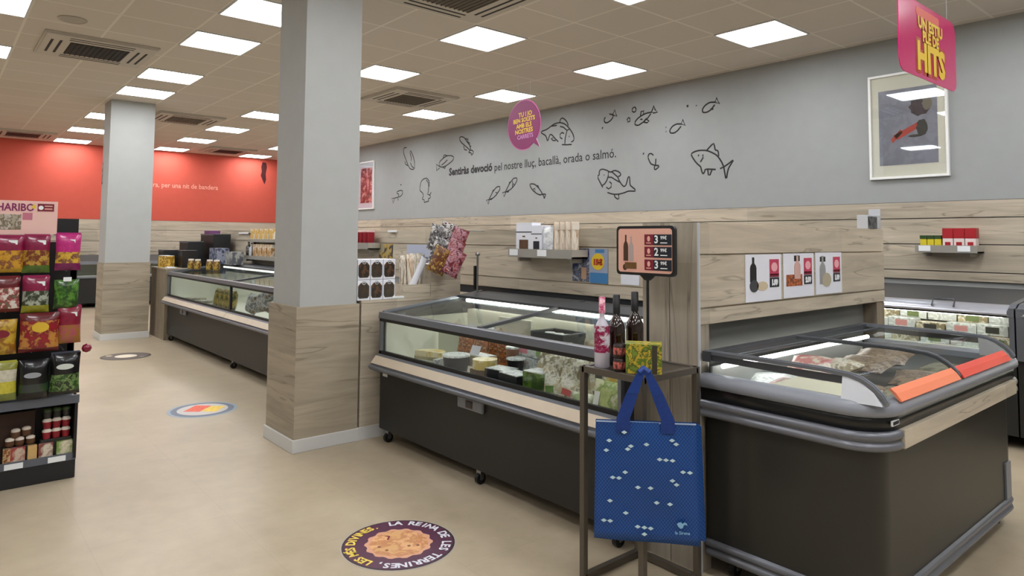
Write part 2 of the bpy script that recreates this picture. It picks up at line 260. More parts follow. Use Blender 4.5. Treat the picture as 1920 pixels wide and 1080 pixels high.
FISH=[["narrow outline fish swimming upward, topmost at the far left of the grey wall",[[[-10836,3072],[-10927,3081],[-10951,3007],[-10895,2905],[-10828,2816],[-10760,2715],[-10695,2662],[-10556,2645],[-10546,2753],[-10587,2865],[-10653,2952],[-10705,3012],[-10716,2958],[-10663,2871],[-10674,2817]],[[-10893,2822],[-10865,2764],[-10774,2729]],[[-10698,2778],[-10645,2706],[-10569,2673]]]],["outlined fish drawing tilted to the right just left of the wall sentence",[[[-9747,2638],[-9761,2716],[-9650,2771],[-9540,2806],[-9430,2803],[-9333,2775],[-9342,2720],[-9449,2672],[-9558,2636],[-9668,2619],[-9747,2638]],[[-9650,2771],[-9617,2826],[-9562,2821],[-9517,2798]],[[-9747,2638],[-9851,2684],[-9837,2573],[-9747,2612]],[[-9692,2659],[-9603,2690],[-9516,2734]],[[-9558,2636],[-9590,2594],[-9646,2617]]]],["spiky outlined fish drawing diving downward, above the left start of the wall sentence",[[[-8877,2839],[-9011,2925],[-9137,3000],[-9180,3067],[-9138,3093],[-9045,3071],[-8971,2995],[-8889,2925],[-8857,2849]],[[-9013,3042],[-8921,3026],[-8951,2987],[-8879,2955],[-8899,2920],[-8848,2897]],[[-9052,2929],[-9030,2866],[-8958,2847]],[[-8877,2839],[-8927,2801],[-8846,2800],[-8835,2744],[-8777,2799],[-8817,2833],[-8877,2839]]]],["small outlined fish drawing with one bubble dot above it, lowest left on the grey wall",[[[-11122,2162],[-11030,2172],[-10952,2217],[-10954,2279],[-11033,2290],[-11153,2268],[-11165,2241],[-11071,2215],[-11122,2162]],[[-11122,2162],[-11216,2152],[-11339,2150],[-11281,2056],[-11243,2132]],[[-11122,2162],[-11107,2099]],[[-11029,2398],[-11002,2393],[-11010,2379],[-11029,2398]]]],["outlined squid drawing with an oval head and short curled arms",[[[-10285,2213],[-10359,2243],[-10361,2324],[-10327,2415],[-10244,2456],[-10148,2464],[-10076,2413],[-10056,2346],[-10084,2282],[-10094,2204]],[[-10094,2204],[-10117,2179],[-10046,2156],[-10000,2200]],[[-10285,2213],[-10236,2158],[-10294,2088],[-10210,2084],[-10220,2026],[-10126,2048],[-10067,2046],[-10091,2099],[-10010,2103],[-10034,2156]],[[-10159,2431],[-10099,2375],[-10080,2308]]]],["left fish of the pair of outlined fish swimming up to the right below the sentence",[[[-8361,2019],[-8318,2072],[-8280,2125],[-8222,2171],[-8165,2204],[-8099,2204],[-8098,2159],[-8145,2113],[-8202,2067],[-8259,2033],[-8361,2013]],[[-8280,2125],[-8270,2152],[-8227,2159]],[[-8207,2116],[-8174,2117],[-8187,2066]],[[-8361,2013],[-8435,2003],[-8379,1940],[-8361,2007]],[[-8336,2009],[-8288,2016]]]],["right fish of the pair of outlined fish swimming up to the right below the sentence",[[[-7958,2128],[-7921,2173],[-7876,2230],[-7804,2291],[-7759,2315],[-7696,2308],[-7696,2273],[-7740,2217],[-7794,2173],[-7866,2135],[-7958,2116]],[[-7885,2213],[-7872,2257],[-7831,2257]],[[-7804,2273],[-7794,2226],[-7758,2218]],[[-7803,2220],[-7798,2167]],[[-7958,2116],[-8032,2107],[-7994,2040],[-7957,2110]],[[-7948,2115],[-7902,2107],[-7875,2136]]]],["lone outlined fish drawing diving to the right below the middle of the sentence",[[[-7139,2043],[-7172,2090],[-7230,2143],[-7298,2192],[-7357,2204],[-7412,2201],[-7390,2151],[-7339,2103],[-7280,2066],[-7205,2035],[-7139,2038]],[[-7272,2168],[-7231,2168],[-7214,2131]],[[-7339,2120],[-7297,2135],[-7297,2073]],[[-7139,2043],[-7058,2040],[-7082,2013],[-7098,1969],[-7115,2025],[-7139,2038]],[[-7213,2047],[-7180,2023]]]],["large outlined fish drawing facing right beside the purple speech bubble",[[[-6816,2765],[-6891,2826],[-6937,2873],[-6982,2889],[-6998,2864],[-7032,2788],[-7055,2844],[-7075,2883],[-7176,2932],[-7161,2952],[-7052,2966],[-6953,3007],[-6885,3031],[-6788,3034],[-6699,3008],[-6627,2957],[-6569,2894],[-6526,2837],[-6508,2784],[-6512,2749],[-6561,2734]],[[-6788,3034],[-6773,3080],[-6736,3093],[-6685,3063],[-6641,3021],[-6619,2967]],[[-6953,3002],[-6847,3000]],[[-6780,2978],[-6714,2957],[-6648,2908]],[[-6598,2918],[-6641,2907],[-6662,2853],[-6680,2793],[-6684,2720]],[[-6742,2716],[-6654,2705],[-6554,2700]],[[-6702,2868],[-6743,2888],[-6780,2866],[-6779,2819],[-6735,2798]],[[-6921,2834],[-6959,2823],[-6921,2792],[-6868,2787]],[[-6608,2816],[-6594,2817],[-6599,2807],[-6608,2816]]]],["large outlined fish drawing facing left with upturned forked tail, under the end of the sentence",[[[-6045,2241],[-6045,2290],[-6024,2315],[-5976,2317],[-5914,2297],[-5867,2273],[-5820,2269],[-5780,2236],[-5727,2197],[-5701,2145],[-5662,2097],[-5629,2070],[-5597,2079],[-5578,2123],[-5558,2186],[-5533,2190],[-5530,2130],[-5524,2080],[-5495,2058],[-5445,2026],[-5445,2001],[-5502,2007],[-5559,2009],[-5623,1990],[-5701,1978],[-5780,1977],[-5847,1990],[-5901,2008]],[[-6045,2241],[-6066,2240],[-6066,2203],[-6024,2138],[-5983,2079]],[[-5887,2274],[-5887,2223],[-5914,2163],[-5949,2124],[-5990,2105]],[[-5897,2205],[-5833,2201],[-5767,2164],[-5694,2129]],[[-5827,2275],[-5780,2287],[-5714,2267],[-5674,2234],[-5688,2210],[-5720,2204]],[[-5867,2145],[-5833,2122],[-5840,2072],[-5881,2053],[-5921,2076]],[[-5787,1977],[-5774,1941],[-5728,1914],[-5708,1923],[-5714,1969]],[[-5966,2238],[-5955,2239],[-5959,2230],[-5966,2238]]]],["tiny outlined fish drawing with a dot below its mouth, leftmost of the upper shoal",[[[-5866,3029],[-5812,3012],[-5800,2988],[-5836,2947],[-5896,2919],[-5944,2925],[-5962,2964],[-5938,2997]],[[-5812,3012],[-5777,3071],[-5742,2980],[-5800,3006]],[[-5992,2866],[-5980,2863],[-5986,2852],[-5995,2858],[-5992,2866]]]],["finned outlined fish drawing with two ring bubbles, in the middle of the upper shoal",[[[-5187,2958],[-5261,2960],[-5326,2942],[-5391,2916],[-5441,2879],[-5447,2836],[-5392,2820],[-5326,2847],[-5251,2889],[-5197,2942]],[[-5187,2958],[-5149,3034],[-5134,2985],[-5097,2946],[-5155,2945],[-5187,2958]],[[-5358,2938],[-5347,2989],[-5304,2991],[-5309,2958]],[[-5304,2862],[-5272,2892],[-5224,2851],[-5251,2838],[-5305,2849]],[[-5359,2895],[-5326,2886]],[[-5457,3061],[-5490,3044],[-5485,3008],[-5452,2994],[-5424,3017],[-5435,3054],[-5457,3061]],[[-5547,2941],[-5572,2918],[-5558,2885],[-5525,2890],[-5524,2925],[-5547,2941]]]],["tiny outlined fish drawing with two pin dots by its mouth, lowest of the upper shoal",[[[-4757,2759],[-4815,2770],[-4880,2749],[-4920,2704],[-4910,2670],[-4851,2663],[-4801,2690],[-4757,2734]],[[-4757,2759],[-4732,2809],[-4699,2735],[-4757,2759]],[[-4975,2748],[-4967,2746],[-4974,2741],[-4975,2748]],[[-4973,2698],[-4967,2695],[-4972,2692],[-4973,2698]]]],["outlined fish drawing at the upper right of the shoal with two dots to its left",[[[-4298,2950],[-4365,2960],[-4429,2933],[-4466,2891],[-4458,2854],[-4403,2850],[-4348,2874],[-4303,2923]],[[-4298,2950],[-4280,2998],[-4241,2922],[-4298,2950]],[[-4673,2965],[-4658,2967],[-4656,2952],[-4671,2952],[-4673,2965]],[[-4549,2949],[-4540,2946],[-4546,2942],[-4549,2949]],[[-4357,2883],[-4321,2874]]]],["tiny hook shaped fish drawing between the two large fish outlines",[[[-5160,2426],[-5193,2452],[-5231,2449],[-5244,2409],[-5219,2352],[-5194,2320],[-5131,2301],[-5069,2293],[-5102,2262],[-5144,2245],[-5148,2286],[-5131,2301],[-5125,2365]],[[-5317,2467],[-5304,2462],[-5312,2453],[-5321,2458],[-5317,2467]],[[-5206,2331],[-5185,2316]],[[-5131,2376],[-5118,2371]]]],["largest outlined fish drawing with pointed dorsal fin and thin crescent tail",[[[-4493,2236],[-4552,2285],[-4604,2354],[-4622,2394],[-4580,2416],[-4513,2426],[-4411,2416],[-4332,2380],[-4275,2344],[-4227,2277],[-4199,2220]],[[-4410,2419],[-4323,2492],[-4309,2453],[-4303,2409],[-4264,2399],[-4258,2336]],[[-4493,2236],[-4479,2178],[-4461,2148],[-4442,2175],[-4435,2206],[-4298,2190]],[[-4242,2195],[-4193,2213],[-4123,2251],[-4068,2286],[-4110,2231],[-4145,2179],[-4167,2060],[-4186,2151],[-4196,2213]],[[-4402,2197],[-4392,2134],[-4374,2132],[-4348,2187]],[[-4462,2373],[-4461,2335],[-4496,2290]],[[-4525,2372],[-4514,2368],[-4520,2360],[-4526,2366],[-4525,2372]]]]]
# ================================================================ THE ROOM
YW, XR = 6.65, -16.2
struct(MB().quad((XR-.2, -5, 0), (4, -5, 0), (4, YW+.2, 0), (XR-.2, YW+.2, 0), floor_mat()), 'floor')
struct(MB().quad((XR-.2, -5, CEIL), (XR-.2, YW+.2, CEIL), (4, YW+.2, CEIL), (4, -5, CEIL), ceiling_mat()), 'ceiling')
struct(MB().box(XR, 4, YW, YW+.15, 0, CEIL, GREY), 'wall_right')
struct(MB().box(XR-.15, XR, -5, YW+.15, 0, CEIL, RED), 'wall_far')
struct(MB().box(4, 4.15, -5, YW+.15, 0, CEIL, GREY), 'wall_near')
struct(MB().box(XR, 4, -5.15, -5, 0, CEIL, GREY), 'wall_left')
def boards_y(y, x0, x1, cuts, th, m, back=None):
    """horizontal boards facing -y, separated by dark grooves"""
    b = MB(); b.box(x0, x1, y+.012, y+th, cuts[0], cuts[-1], back or BLACK)
    for a, c in zip(cuts[:-1], cuts[1:]): b.box(x0, x1, y, y+.014, a+.004, c-.004, m)
    return b
def boards_x(x, y0, y1, cuts, th, m, back=None):
    b = MB(); b.box(x-th, x-.012, y0, y1, cuts[0], cuts[-1], back or BLACK)
    for a, c in zip(cuts[:-1], cuts[1:]): b.box(x-.014, x, y0, y1, a+.004, c-.004, m)
    return b
tag(boards_y(YW-.03, XR+.03, 3.99, (1.07, 1.15, 1.38, 1.605, 1.752), .03, WX).build('trim_1'), kind='structure')
tag(boards_x(XR+.04, -4.9, YW-.04, (.0, .3, .6, .9, 1.07, 1.29, 1.53, 1.735), .04, WY).build('trim_2'), kind='structure')
# ---- columns
def column(x0, x1, y0, y1, zc, label, inset=.022):
    t = thing('column', label, 'column', ((x0+x1)/2, (y0+y1)/2, 0))
    MB().box(x0+inset, x1-inset*.2, y0+inset, y1-inset, zc, CEIL-.001, mat('column_paint', (176, 178, 176), .7, var=.02)).build('shaft', t)
    b = MB(); b.box(x0, x1, y0, y1, .075, zc, wood('wood_column', 'y', tint=(176, 164, 144), gid=.31, board=3)); k = b._mi(wood('wood_column_side', 'x', tint=(176, 164, 144), gid=.31, board=3)); b.m[2] = b.m[4] = k; b.build('wood_cladding', t)
    MB().box(x0-.012, x1+.012, y0-.012, y1+.012, 0, .085, WHITE).build('baseboard', t, bevel=.003)
    t['kind'] = 'structure'
    return t
column(-4.815, -4.335, 1.845, 2.30, .94, 'nearest square column, grey above wood cladding, with white baseboard')
c2 = column(-11.0, -10.53, 1.78, 2.35, 1.035, 'farther square column with grey shaft and wood base, left in the photo', inset=.012)
# ---- ceiling panels
DIFF = emis('panel_diffuser', (250, 252, 255), PANEL)
def light_proto():
    t = thing('ceiling_light', 'square white led panel light in the ceiling grid', 'ceiling light', (0, 0, CEIL))
    b = MB(); s, q = .298, .283
    for a in ((-s, s, -s, -q), (-s, s, q, s), (-s, -q, -q, q), (q, s, -q, q)): b.box(*a, CEIL-.012, CEIL-.001, WHITE)
    b.build('light_frame', t)
    MB().box(-q, q, -q, q, CEIL-.008, CEIL-.004, DIFF).build('diffuser', t)
    return t
lp = light_proto(); first = True
xs1 = [-3.15-1.8*k for k in range(8)]
LT = [(x, 3.84) for x in xs1]+[(x, 5.62) for x in xs1]+[(x, 2.04) for x in (-5.55, -6.75, -8.55, -9.75, -12.15, -13.95, -15.75)]
LT += [(x, .24) for x in (-6.75, -8.55, -10.35, -12.15, -13.95)]
LT += [(x, y) for x in (-1.35, .45, 2.25) for y in (3.84, 5.62)]+[(x, y) for x in (-3.15, -1.35, .45, 2.25) for y in (.24, 2.04)]+[(x, -1.56) for x in (-15.75, -12.15, -8.55, -4.95, -1.35, 2.25)]+[(x, -3.36) for x in (-13.95, -10.35, -6.75, -3.15, .45)]  # panels out of view, continuing the grid, added for even light
rowname = {3.84: 'second', 5.62: 'first', 2.04: 'third', .24: 'fourth', -1.56: 'fifth', -3.36: 'sixth'}
cnt = {}
for x, y in LT: cnt.setdefault(y, []).append(x)
for y in cnt: cnt[y].sort()
nth = ['first', 'second', 'third', 'fourth', 'fifth', 'sixth', 'seventh', 'eighth', 'ninth', 'tenth', 'eleventh', 'twelfth']
for x, y in LT:
    lab = 'lit ceiling panel, %s from the red wall, %s row out from the fish wall' % (nth[cnt[y].index(x)], rowname[y])
    if first: lp.location = (x, y, CEIL); lp['label'] = lab; lp['group'] = 'square led ceiling panels'; first = False
    else: copy_tree(lp, (x, y, CEIL), label=lab)
# ---- air conditioning cassettes
def cassette(x, y, label, dark=True, proto=None):
    t = thing('ceiling_vent', label, 'air conditioner', (x, y, CEIL), 'square air conditioning cassettes')
    s = .475; z = CEIL
    m = mat('vent_white', (196, 188, 176), .6); k = mat('vent_dark', (34, 31, 28) if dark else (92, 84, 74), .7) if dark else mat('vent_mid', (100, 91, 80), .7)
    f = MB(); g0, g1 = .27, .265
    f.extrude([(x-s, y-s, z-.02), (x+s, y-s, z-.02), (x+s, y+s, z-.02), (x-s, y+s, z-.02)], (0, 0, .019), m)
    f.box(x-.46, x+.46, y-.46, y+.46, z-.034, z-.02, m)
    f.build('vent_frame', t, bevel=.004)
    gr = MB(); gr.box(x-.25, x+.25, y-.25, y+.25, z-.038, z-.034, k)
    for i in range(12): gr.box(x-.25, x+.25, y-.24+i*.0425, y-.232+i*.0425, z-.044, z-.038, k)
    gr.build('grille', t)
    for a in range(4):
        c, sn = math.cos(a*PI/2), math.sin(a*PI/2)
        b = MB()
        for r in (.315, .385):
            p = [(-.27, r), (.27, r), (.27, r+.022), (-.27, r+.022)]
            b.extrude([(x+u*c-v*sn, y+u*sn+v*c, z-.0355) for u, v in p], (0, 0, .002), mat('vent_dark', (34, 31, 28), .7))
        b.build('air_slot', t)
    return t
cassette(-7.81, 1.18, 'ceiling air cassette with black grille, upper left, nearest of its row')
cassette(-7.70, 4.76, 'ceiling air cassette with grey grille between the near column and the fish wall', False)
cassette(-11.46, 2.98, 'ceiling air cassette just right of the far column top', False)
cassette(-15.2, 1.2, 'ceiling air cassette close to the red wall at the left edge')
cassette(-15.1, 4.8, 'ceiling air cassette close to the red wall, right of the far column')
cassette(-4.11, 2.99, 'large ceiling air cassette cut off by the top edge, nearest to the viewer', False)
b = MB(); b.tube([(-6.86+.105*math.cos(k*PI/16), .85+.105*math.sin(k*PI/16), CEIL-.006) for k in range(32)], .006, mat('vent_white', (196, 188, 176), .6), closed=True)
b.lathe([(.1, -.006), (.1, -.001)], (-6.86, .85, CEIL), mat('speaker_cover', (176, 167, 156), .8), 32)
tag(b.build('ceiling_speaker'), 'round flush ceiling speaker with thin ring above the black grille cassette', 'speaker')
# ================================================================ GONDOLAS (low divider walls)
CUT = (1.016, 1.10, 1.347, 1.476)
t = thing('divider_wall', 'long low wood slat divider wall behind the glass fronted chests', 'divider', (-6, 3.46, 0))
boards_y(3.4, -10.9, -2.02, CUT, .10, WX, WX).build('slat_boards', t)
MB().box(-10.9, -2.02, 3.43, 3.49, 0.02, 1.016, DGREY).build('back_panel', t)
t = thing('end_partition', 'wood clad partition box with grooved fascia above the curved lid island chest', 'partition', (-1.87, 3.5, 0))
b = MB(); b.box(-2.02, -1.873, 2.52, 2.60, 0, 1.476, WZ); b.box(-1.869, -1.722, 2.52, 2.60, 0, 1.476, WZ); b.box(-1.874, -1.868, 2.524, 2.6, 0, 1.47, BLACK)
b.build('end_board', t)
MB().box(-1.722, -1.714, 2.516, 2.526, 0, 1.476, LGREY).build('edge_trim', t)
boards_x(-1.716, 2.526, 4.47, (1.033, 1.106, 1.337, 1.476), .16, WY, WY).build('fascia_boards', t)
MB().box(-1.90, -1.80, 2.6, 4.36, 0, 1.033, mat('grey_back', (120, 120, 116), .7)).build('back_panel', t)
MB().box(-1.98, -1.72, 4.36, 4.47, 0, 1.033, wood('wood_post', 'z', tint=(150, 137, 118))).build('end_board', t)
# ---- wood counter beside the near column, and the two stepped wood boxes on it
t = thing('wood_counter', 'wood counter joined to the near column, carrying the white window boxes', 'counter', (-4.57, 2.86, 0))
MB().box(-4.815, -4.337, 2.316, 3.38, .075, .94, WY).build('cabinet', t)
MB().box(-4.825, -4.333, 2.314, 3.385, .94, .958, WY).build('worktop', t)
MB().box(-4.80, -4.33, 2.314, 3.38, 0, .085, WHITE).build('baseboard', t)
tag(MB().box(-4.62, -4.34, 2.655, 2.67, .959, 1.055, WY).box(-4.62, -4.34, 2.875, 2.89, .959, 1.055, WY).box(-4.355, -4.34, 2.67, 2.875, .959, 1.055, WY).box(-4.62, -4.605, 2.67, 2.875, .959, 1.055, WY).box(-4.605, -4.355, 2.67, 2.875, .959, .97, WY).build('display_box'), 'low open wood box on the counter holding the breadstick bags', 'display box')
tag(MB().box(-4.62, -4.34, 2.895, 3.17, .959, 1.19, WY).box(-4.62, -4.34, 2.895, 3.17, 1.192, 1.20, WY).build('display_block'), 'taller plain wood block at the counter end, under the hanging snack bags', 'display block')
# ---- end panel of the far chest row
tag(MB().box(-10.85, -10.085, 2.44, 3.38, 0, .95, wood('wood_post', 'z', tint=(150, 137, 118))).box(-10.86, -10.08, 2.43, 3.39, .95, .965, WY).build('end_counter'), 'narrow wood end counter at the far end of the chest row, by the far column', 'counter')
# ================================================================ GLASS FRONTED CHEST
def caster(t, x, y, zb=.09):
    b = MB(); b.tube([(x-.012, y, .032), (x+.012, y, .032)], .032, BLACK, 16)
    b.tube([(x-.014, y, .032), (x+.014, y, .032)], .01, STEEL, 8)
    b.box(x-.02, x+.02, y-.012, y+.02, .055, zb+.005, STEEL); b.box(x-.021, x-.015, y-.012, y+.012, .03, .06, STEEL); b.box(x+.015, x+.021, y-.012, y+.012, .03, .06, STEEL)
    return b.build('caster', t)
def chest(x0, x1, yf, zt, label, knob=None, bays=2, split=None, tube=15):
    """yf = plane of the front glass; zt = height of the front rail"""
    yb = yf+.90; zb = zt+.105
    t = thing('chest_freezer', label, 'chest freezer', ((x0+x1)/2, yf+.45, 0))
    MB().box(x0, x1, yf+.01, yb, .09, .50, CHAR).build('lower_body', t, bevel=.006)
    b = MB()   # trays and wall behind the glass
    b.box(x0+.03, x1-.03, yf+.04, yb-.02, .50, .525, LINER); b.box(x0+.03, x1-.03, yb-.16, yb-.10, .525, zt-.02, LINER)
    b.box(x0+.01, x0+.03, yf+.04, yb-.02, .50, zt-.05, LINER); b.box(x1-.03, x1-.01, yf+.04, yb-.02, .50, zt-.05, LINER)
    b.build('inner_liner', t)
    MB().extrude([(x0, yf-.005, .60), (x0, yf-.06, .545), (x0, yf-.07, .50), (x0, yf+.01, .50), (x0, yf+.04, .60)], (x1-x0, 0, 0), RAIL).build('bumper', t)
    ws = [x0+.005]+([split] if split else [])+[x1-.005]
    for a, c in zip(ws[:-1], ws[1:]):
        MB().extrude([(a+.004, yf-.026, .589), (a+.004, yf-.066, .548), (a+.004, yf-.069, .5455), (a+.004, yf-.03, .5915)], (c-a-.008, 0, 0), CREAM).build('bumper_strip', t)
    MB().tube([(x0, yf-.066, .517), (x1, yf-.066, .517)], .015, RAIL, 10).build('bumper_rail', t)
    fr = MB(); xs = [x0+(x1-x0)*k/bays for k in range(bays+1)] if not split else [x0, split, x1]
    fr.box(x0, x1, yf, yf+.02, .60, .622, BLACK); fr.box(x0, x1, yf, yf+.02, zt-.062, zt-.04, BLACK)
    fr.box(x0, x0+.02, yf, yf+.02, .6, zt-.04, RAIL); fr.box(x1-.02, x1, yf, yf+.02, .6, zt-.04, RAIL)
    if split: fr.box(split-.015, split+.015, yf-.002, yf+.02, .6, zt-.04, BLACK)
    fr.build('front_frame', t)
    g = MB().box(x0+.02, x1-.02, yf+.006, yf+.010, .62, zt-.06, GL).build('front_glass', t)
    MB().extrude([(x0-.004, yf-.008, zt-.042), (x0-.004, yf+.035, zt-.042), (x0-.004, yf+.045, zt), (x0-.004, yf-.002, zt)], (x1-x0+.008, 0, 0), RAIL).build('top_rail', t, bevel=.004)
    # end cheeks, solid with rails on top
    for nm, a, c in (('end_panel', x0-.004, x0+.014), ('end_panel', x1-.014, x1+.004)):
        MB().extrude([(a, yf+.02, .5), (a, yb, .5), (a, yb, zb-.01), (a, yf+.02, zt-.012)], (c-a, 0, 0), DGREY).build(nm, t)
    for k, xx in enumerate(xs):
        q = .016 if 0 < k < len(xs)-1 else .014
        MB().extrude([(xx-q, yf+.03, zt-.012), (xx-q, yb, zb-.012), (xx-q, yb, zb+.008), (xx-q, yf+.03, zt+.006)], (2*q, 0, 0), RAIL if k in (0, len(xs)-1) else DGREY).build('side_rail' if k in (0, len(xs)-1) else 'lid_divider', t)
    for k in range(len(xs)-1):
        a, c = xs[k]+.016, xs[k+1]-.016; ym = yb-.22; f = (ym-yf-.04)/(yb-yf); zm = zt+.105*f
        l = MB().extrude([(a, yf+.04, zt-.006), (a, ym, zm-.008), (a, ym, zm-.004), (a, yf+.04, zt-.002)], (c-a, 0, 0), GLD).build('glass_lid', t)
    MB().box(x0, x1, yb-.10, yb+.06, .5, zb-.0, DGREY).build('rear_housing', t, bevel=.008)
    MB().extrude([(x0+.01, yb-.24, zb-.035), (x0+.01, yb-.10, zb-.015), (x0+.01, yb-.10, zb+.0), (x0+.01, yb-.24, zb-.02)], (x1-x0-.02, 0, 0), DGREY).build('rear_hood', t)
    MB().tube([(x0+.06, yb-.19, zb-.055), (x1-.06, yb-.19, zb-.055)], .011, emis('chest_tube_%d' % tube, (255, 252, 240), tube), 8).build('light_tube', t)
    if knob is not None:
        p = MB().box(knob-.12, knob+.12, yf-.012, yf+.012, .415, .485, MGREY).build('control_panel', t, bevel=.01)
        MB().box(knob-.03, knob+.03, yf-.016, yf-.010, .43, .47, BROWN).box(knob-.022, knob+.022, yf-.018, yf-.015, .436, .464, DGREY).build('display', p)
    for xx in (x0+.06, (x0+x1)/2, x1-.06): caster(t, xx, yf+.05)
    return t
chest(-4.23, -2.05, 2.40, .885, 'glass fronted chest freezer right of the near column, with dark body on casters', knob=-3.17)
tag(MB().box(-4.17, -4.11, 2.398, 2.402, .455, .475, LABEL).build('badge'), 'tiny white maker badge at the upper left of the near chest body', 'badge')
chest(-10.05, -4.95, 2.46, .925, 'long glass fronted chest freezer in the row behind the near column', knob=-9.25, split=-7.52, tube=3)
# ================================================================ WALL CHESTS
def wall_chest(x0, x1, label):
    yf, yb = 5.62, 6.56; t = thing('wall_chest', label, 'chest freezer', ((x0+x1)/2, 6.1, 0))
    MB().box(x0, x1, yf+.02, yb, .09, .62, CHAR).build('lower_body', t)
    b = MB(); b.box(x0+.02, x1-.02, yf+.03, yb, .62, .645, LINER).box(x0+.02, x1-.02, yb-.12, yb, .64, .9, LINER).box(x0, x0+.03, yf+.02, yb, .62, .9, BLACK).box(x1-.03, x1, yf+.02, yb, .62, .9, BLACK).build('inner_liner', t)
    f = MB(); f.box(x0, x0+.055, yf, yf+.03, .6, .95, RAIL); f.box(x1-.03, x1, yf, yf+.03, .6, .95, RAIL); f.box(x0+.055, x1-.03, yf, yf+.02, .6, .635, BLACK); f.box(x0+.055, x1-.03, yf+.002, yf+.02, .885, .905, BLACK)
    f.build('front_frame', t)
    MB().box(x0+.055, x1-.03, yf+.008, yf+.012, .635, .886, GL).build('front_glass', t)
    n = 9; prof = [(yf-.004+.14*(1-math.cos(a*PI/2/n)), .900+.065*math.sin(a*PI/2/n)) for a in range(n+1)]+[(yf+.15, .95), (yf+.02, .892)]
    MB().extrude([(x0+.03, y, z) for y, z in prof], (x1-x0-.06, 0, 0), mat('silver_hood', (190, 192, 202), .28, metal=.6), True).build('curved_hood', t)
    MB().extrude([(x0, yf+.13, .955), (x0, yb, 1.02), (x0, yb, 1.03), (x0, yf+.13, .966)], (x1-x0, 0, 0), DGREY).build('lid', t)
    for xx in (x0+.02, x1-.02): MB().extrude([(xx-.02, yf-.004, .89), (xx-.02, yb, 1.0), (xx-.02, yb, 1.035), (xx-.02, yf+.10, .975), (xx-.02, yf-.002, .93)], (.04, 0, 0), RAIL).build('side_rail', t)
    MB().tube([(x0+.1, yf+.14, .88), (x1-.1, yf+.14, .88)], .01, emis('wall_tube', (255, 250, 235), 12), 8).build('light_tube', t)
    hh = MB().tube([(x1-.50, yf+.005, .935), (x1-.50, yf+.04, .985), (x1-.36, yf+.04, .985), (x1-.36, yf+.005, .935)], .007, DGREY, 6).build('handle', t)
    for xx in (x0+.1, x1-.1): caster(t, xx, yf+.08)
    return t
wall_chest(-3.36, -1.335, 'low chest with silver curved hood full of cream packs, against the fish wall')
wall_chest(-1.325, .70, 'low chest cut off by the right edge, next to the chest of cream packs')
# dark chest row along the red wall
t = thing('red_wall_chest', 'dark chest row along the red wall, mostly hidden by the far column', 'chest freezer', (-15.8, 1.5, 0))
MB().box(-16.1, -15.42, -3.4, 5.9, .09, .60, CHAR).build('lower_body', t)
MB().box(-16.1, -15.44, -3.35, 5.85, .60, .62, LINER).box(-16.12, -16.06, -3.35, 5.85, .62, .88, LINER).build('inner_liner', t)
MB().box(-15.43, -15.40, -3.4, 5.9, .575, .61, MGREY).box(-15.43, -15.40, -3.4, 5.9, .84, .90, MGREY).build('front_rail', t)
MB().box(-15.42, -15.416, -3.4, 5.9, .61, .84, GL).build('front_glass', t)
MB().extrude([(-15.42, -3.4, .89), (-16.1, -3.4, 1.0), (-16.1, -3.4, 1.01), (-15.42, -3.4, .9)], (0, 9.3, 0), DGREY).build('lid', t)
for yy in (-3, 0, 2.0, 5): MB().box(-15.6, -15.5, yy, yy+.05, 0, .09, BLACK).build('foot', t)
# ================================================================ ISLAND CHEST WITH CURVED LIDS
def outline(ins, r=.16, n=8, xb=-1.706, xf=-.97, y0=2.50, y1=4.26):
    a = []; q = r-ins; cx, cy = xf-r, y0+r
    a += [(xb, y0+ins), (xb+.25, y0+ins), (xb+.45, y0+ins)]
    a += [(cx+q*math.sin(k*PI/2/n), cy-q*math.cos(k*PI/2/n)) for k in range(n+1)]
    cy2 = y1-r
    a += [(xf-ins, y0+.17), (xf-ins, y0+.19), (xf-ins, y1-.27), (xf-ins, y1-.17)]
    a += [(cx+q*math.cos(k*PI/2/n), cy2+q*math.sin(k*PI/2/n)) for k in range(n+1)]
    a += [(xb+.45, y1-ins), (xb, y1-ins)]
    return a
def loft(mb, prof, m, sub=None, closed=True, back=True):
    rings = []
    for ins, z in prof:
        o = outline(ins); o = o[sub[0]:sub[1]] if sub else o
        rings.append([(x, y, z) for x, y in o])
    n = len(rings[0]); V = [v for r in rings for v in r]; F = []
    for j in range(len(rings)-1):
        for i in range(n if closed else n-1): F.append((j*n+i, j*n+(i+1) % n, (j+1)*n+(i+1) % n, (j+1)*n+i))
    mb.add(V, F, m, True); return mb
t = thing('island_chest', 'large dark chest freezer with curved sliding glass lids and red handle strips, right foreground', 'chest freezer', (-1.34, 3.32, 0))
b = loft(MB(), [(.052, .10), (.05, .12), (.05, .70)], mat('island_body', (42, 41, 37), .38, var=.04, vs=2, spec=.5)); b.poly([(x, y, .10) for x, y in outline(.052)][::-1], BLACK); b.build('lower_body', t)
DR = lambda z0: [(.06, z0), (.012, z0+.006), (.004, z0+.018), (.008, z0+.03), (.022, z0+.038), (.008, z0+.046), (.004, z0+.058), (.012, z0+.072), (.06, z0+.078)]
SR = mat('satin_grey_rail', (118, 120, 128), .3, metal=.35)
for nm, sub in (('bumper_rail', (0, 13)), ('bumper_rail', (15, 27))): loft(MB(), [(i-.004, z) for i, z in DR(.655)], SR, sub, closed=False).build(nm, t)
MB().box(-.992, -.968, 2.672, 4.08, .662, .728, WY).build('bumper_strip', t, bevel=.002)
loft(MB(), [(i+.03, z) for i, z in DR(.075)], SR).build('base_rail', t)
loft(MB(), [(.05, .725), (.016, .732), (.014, .785), (.03, .79)], mat('black_band', (20, 20, 21), .3)).build('dark_band', t)
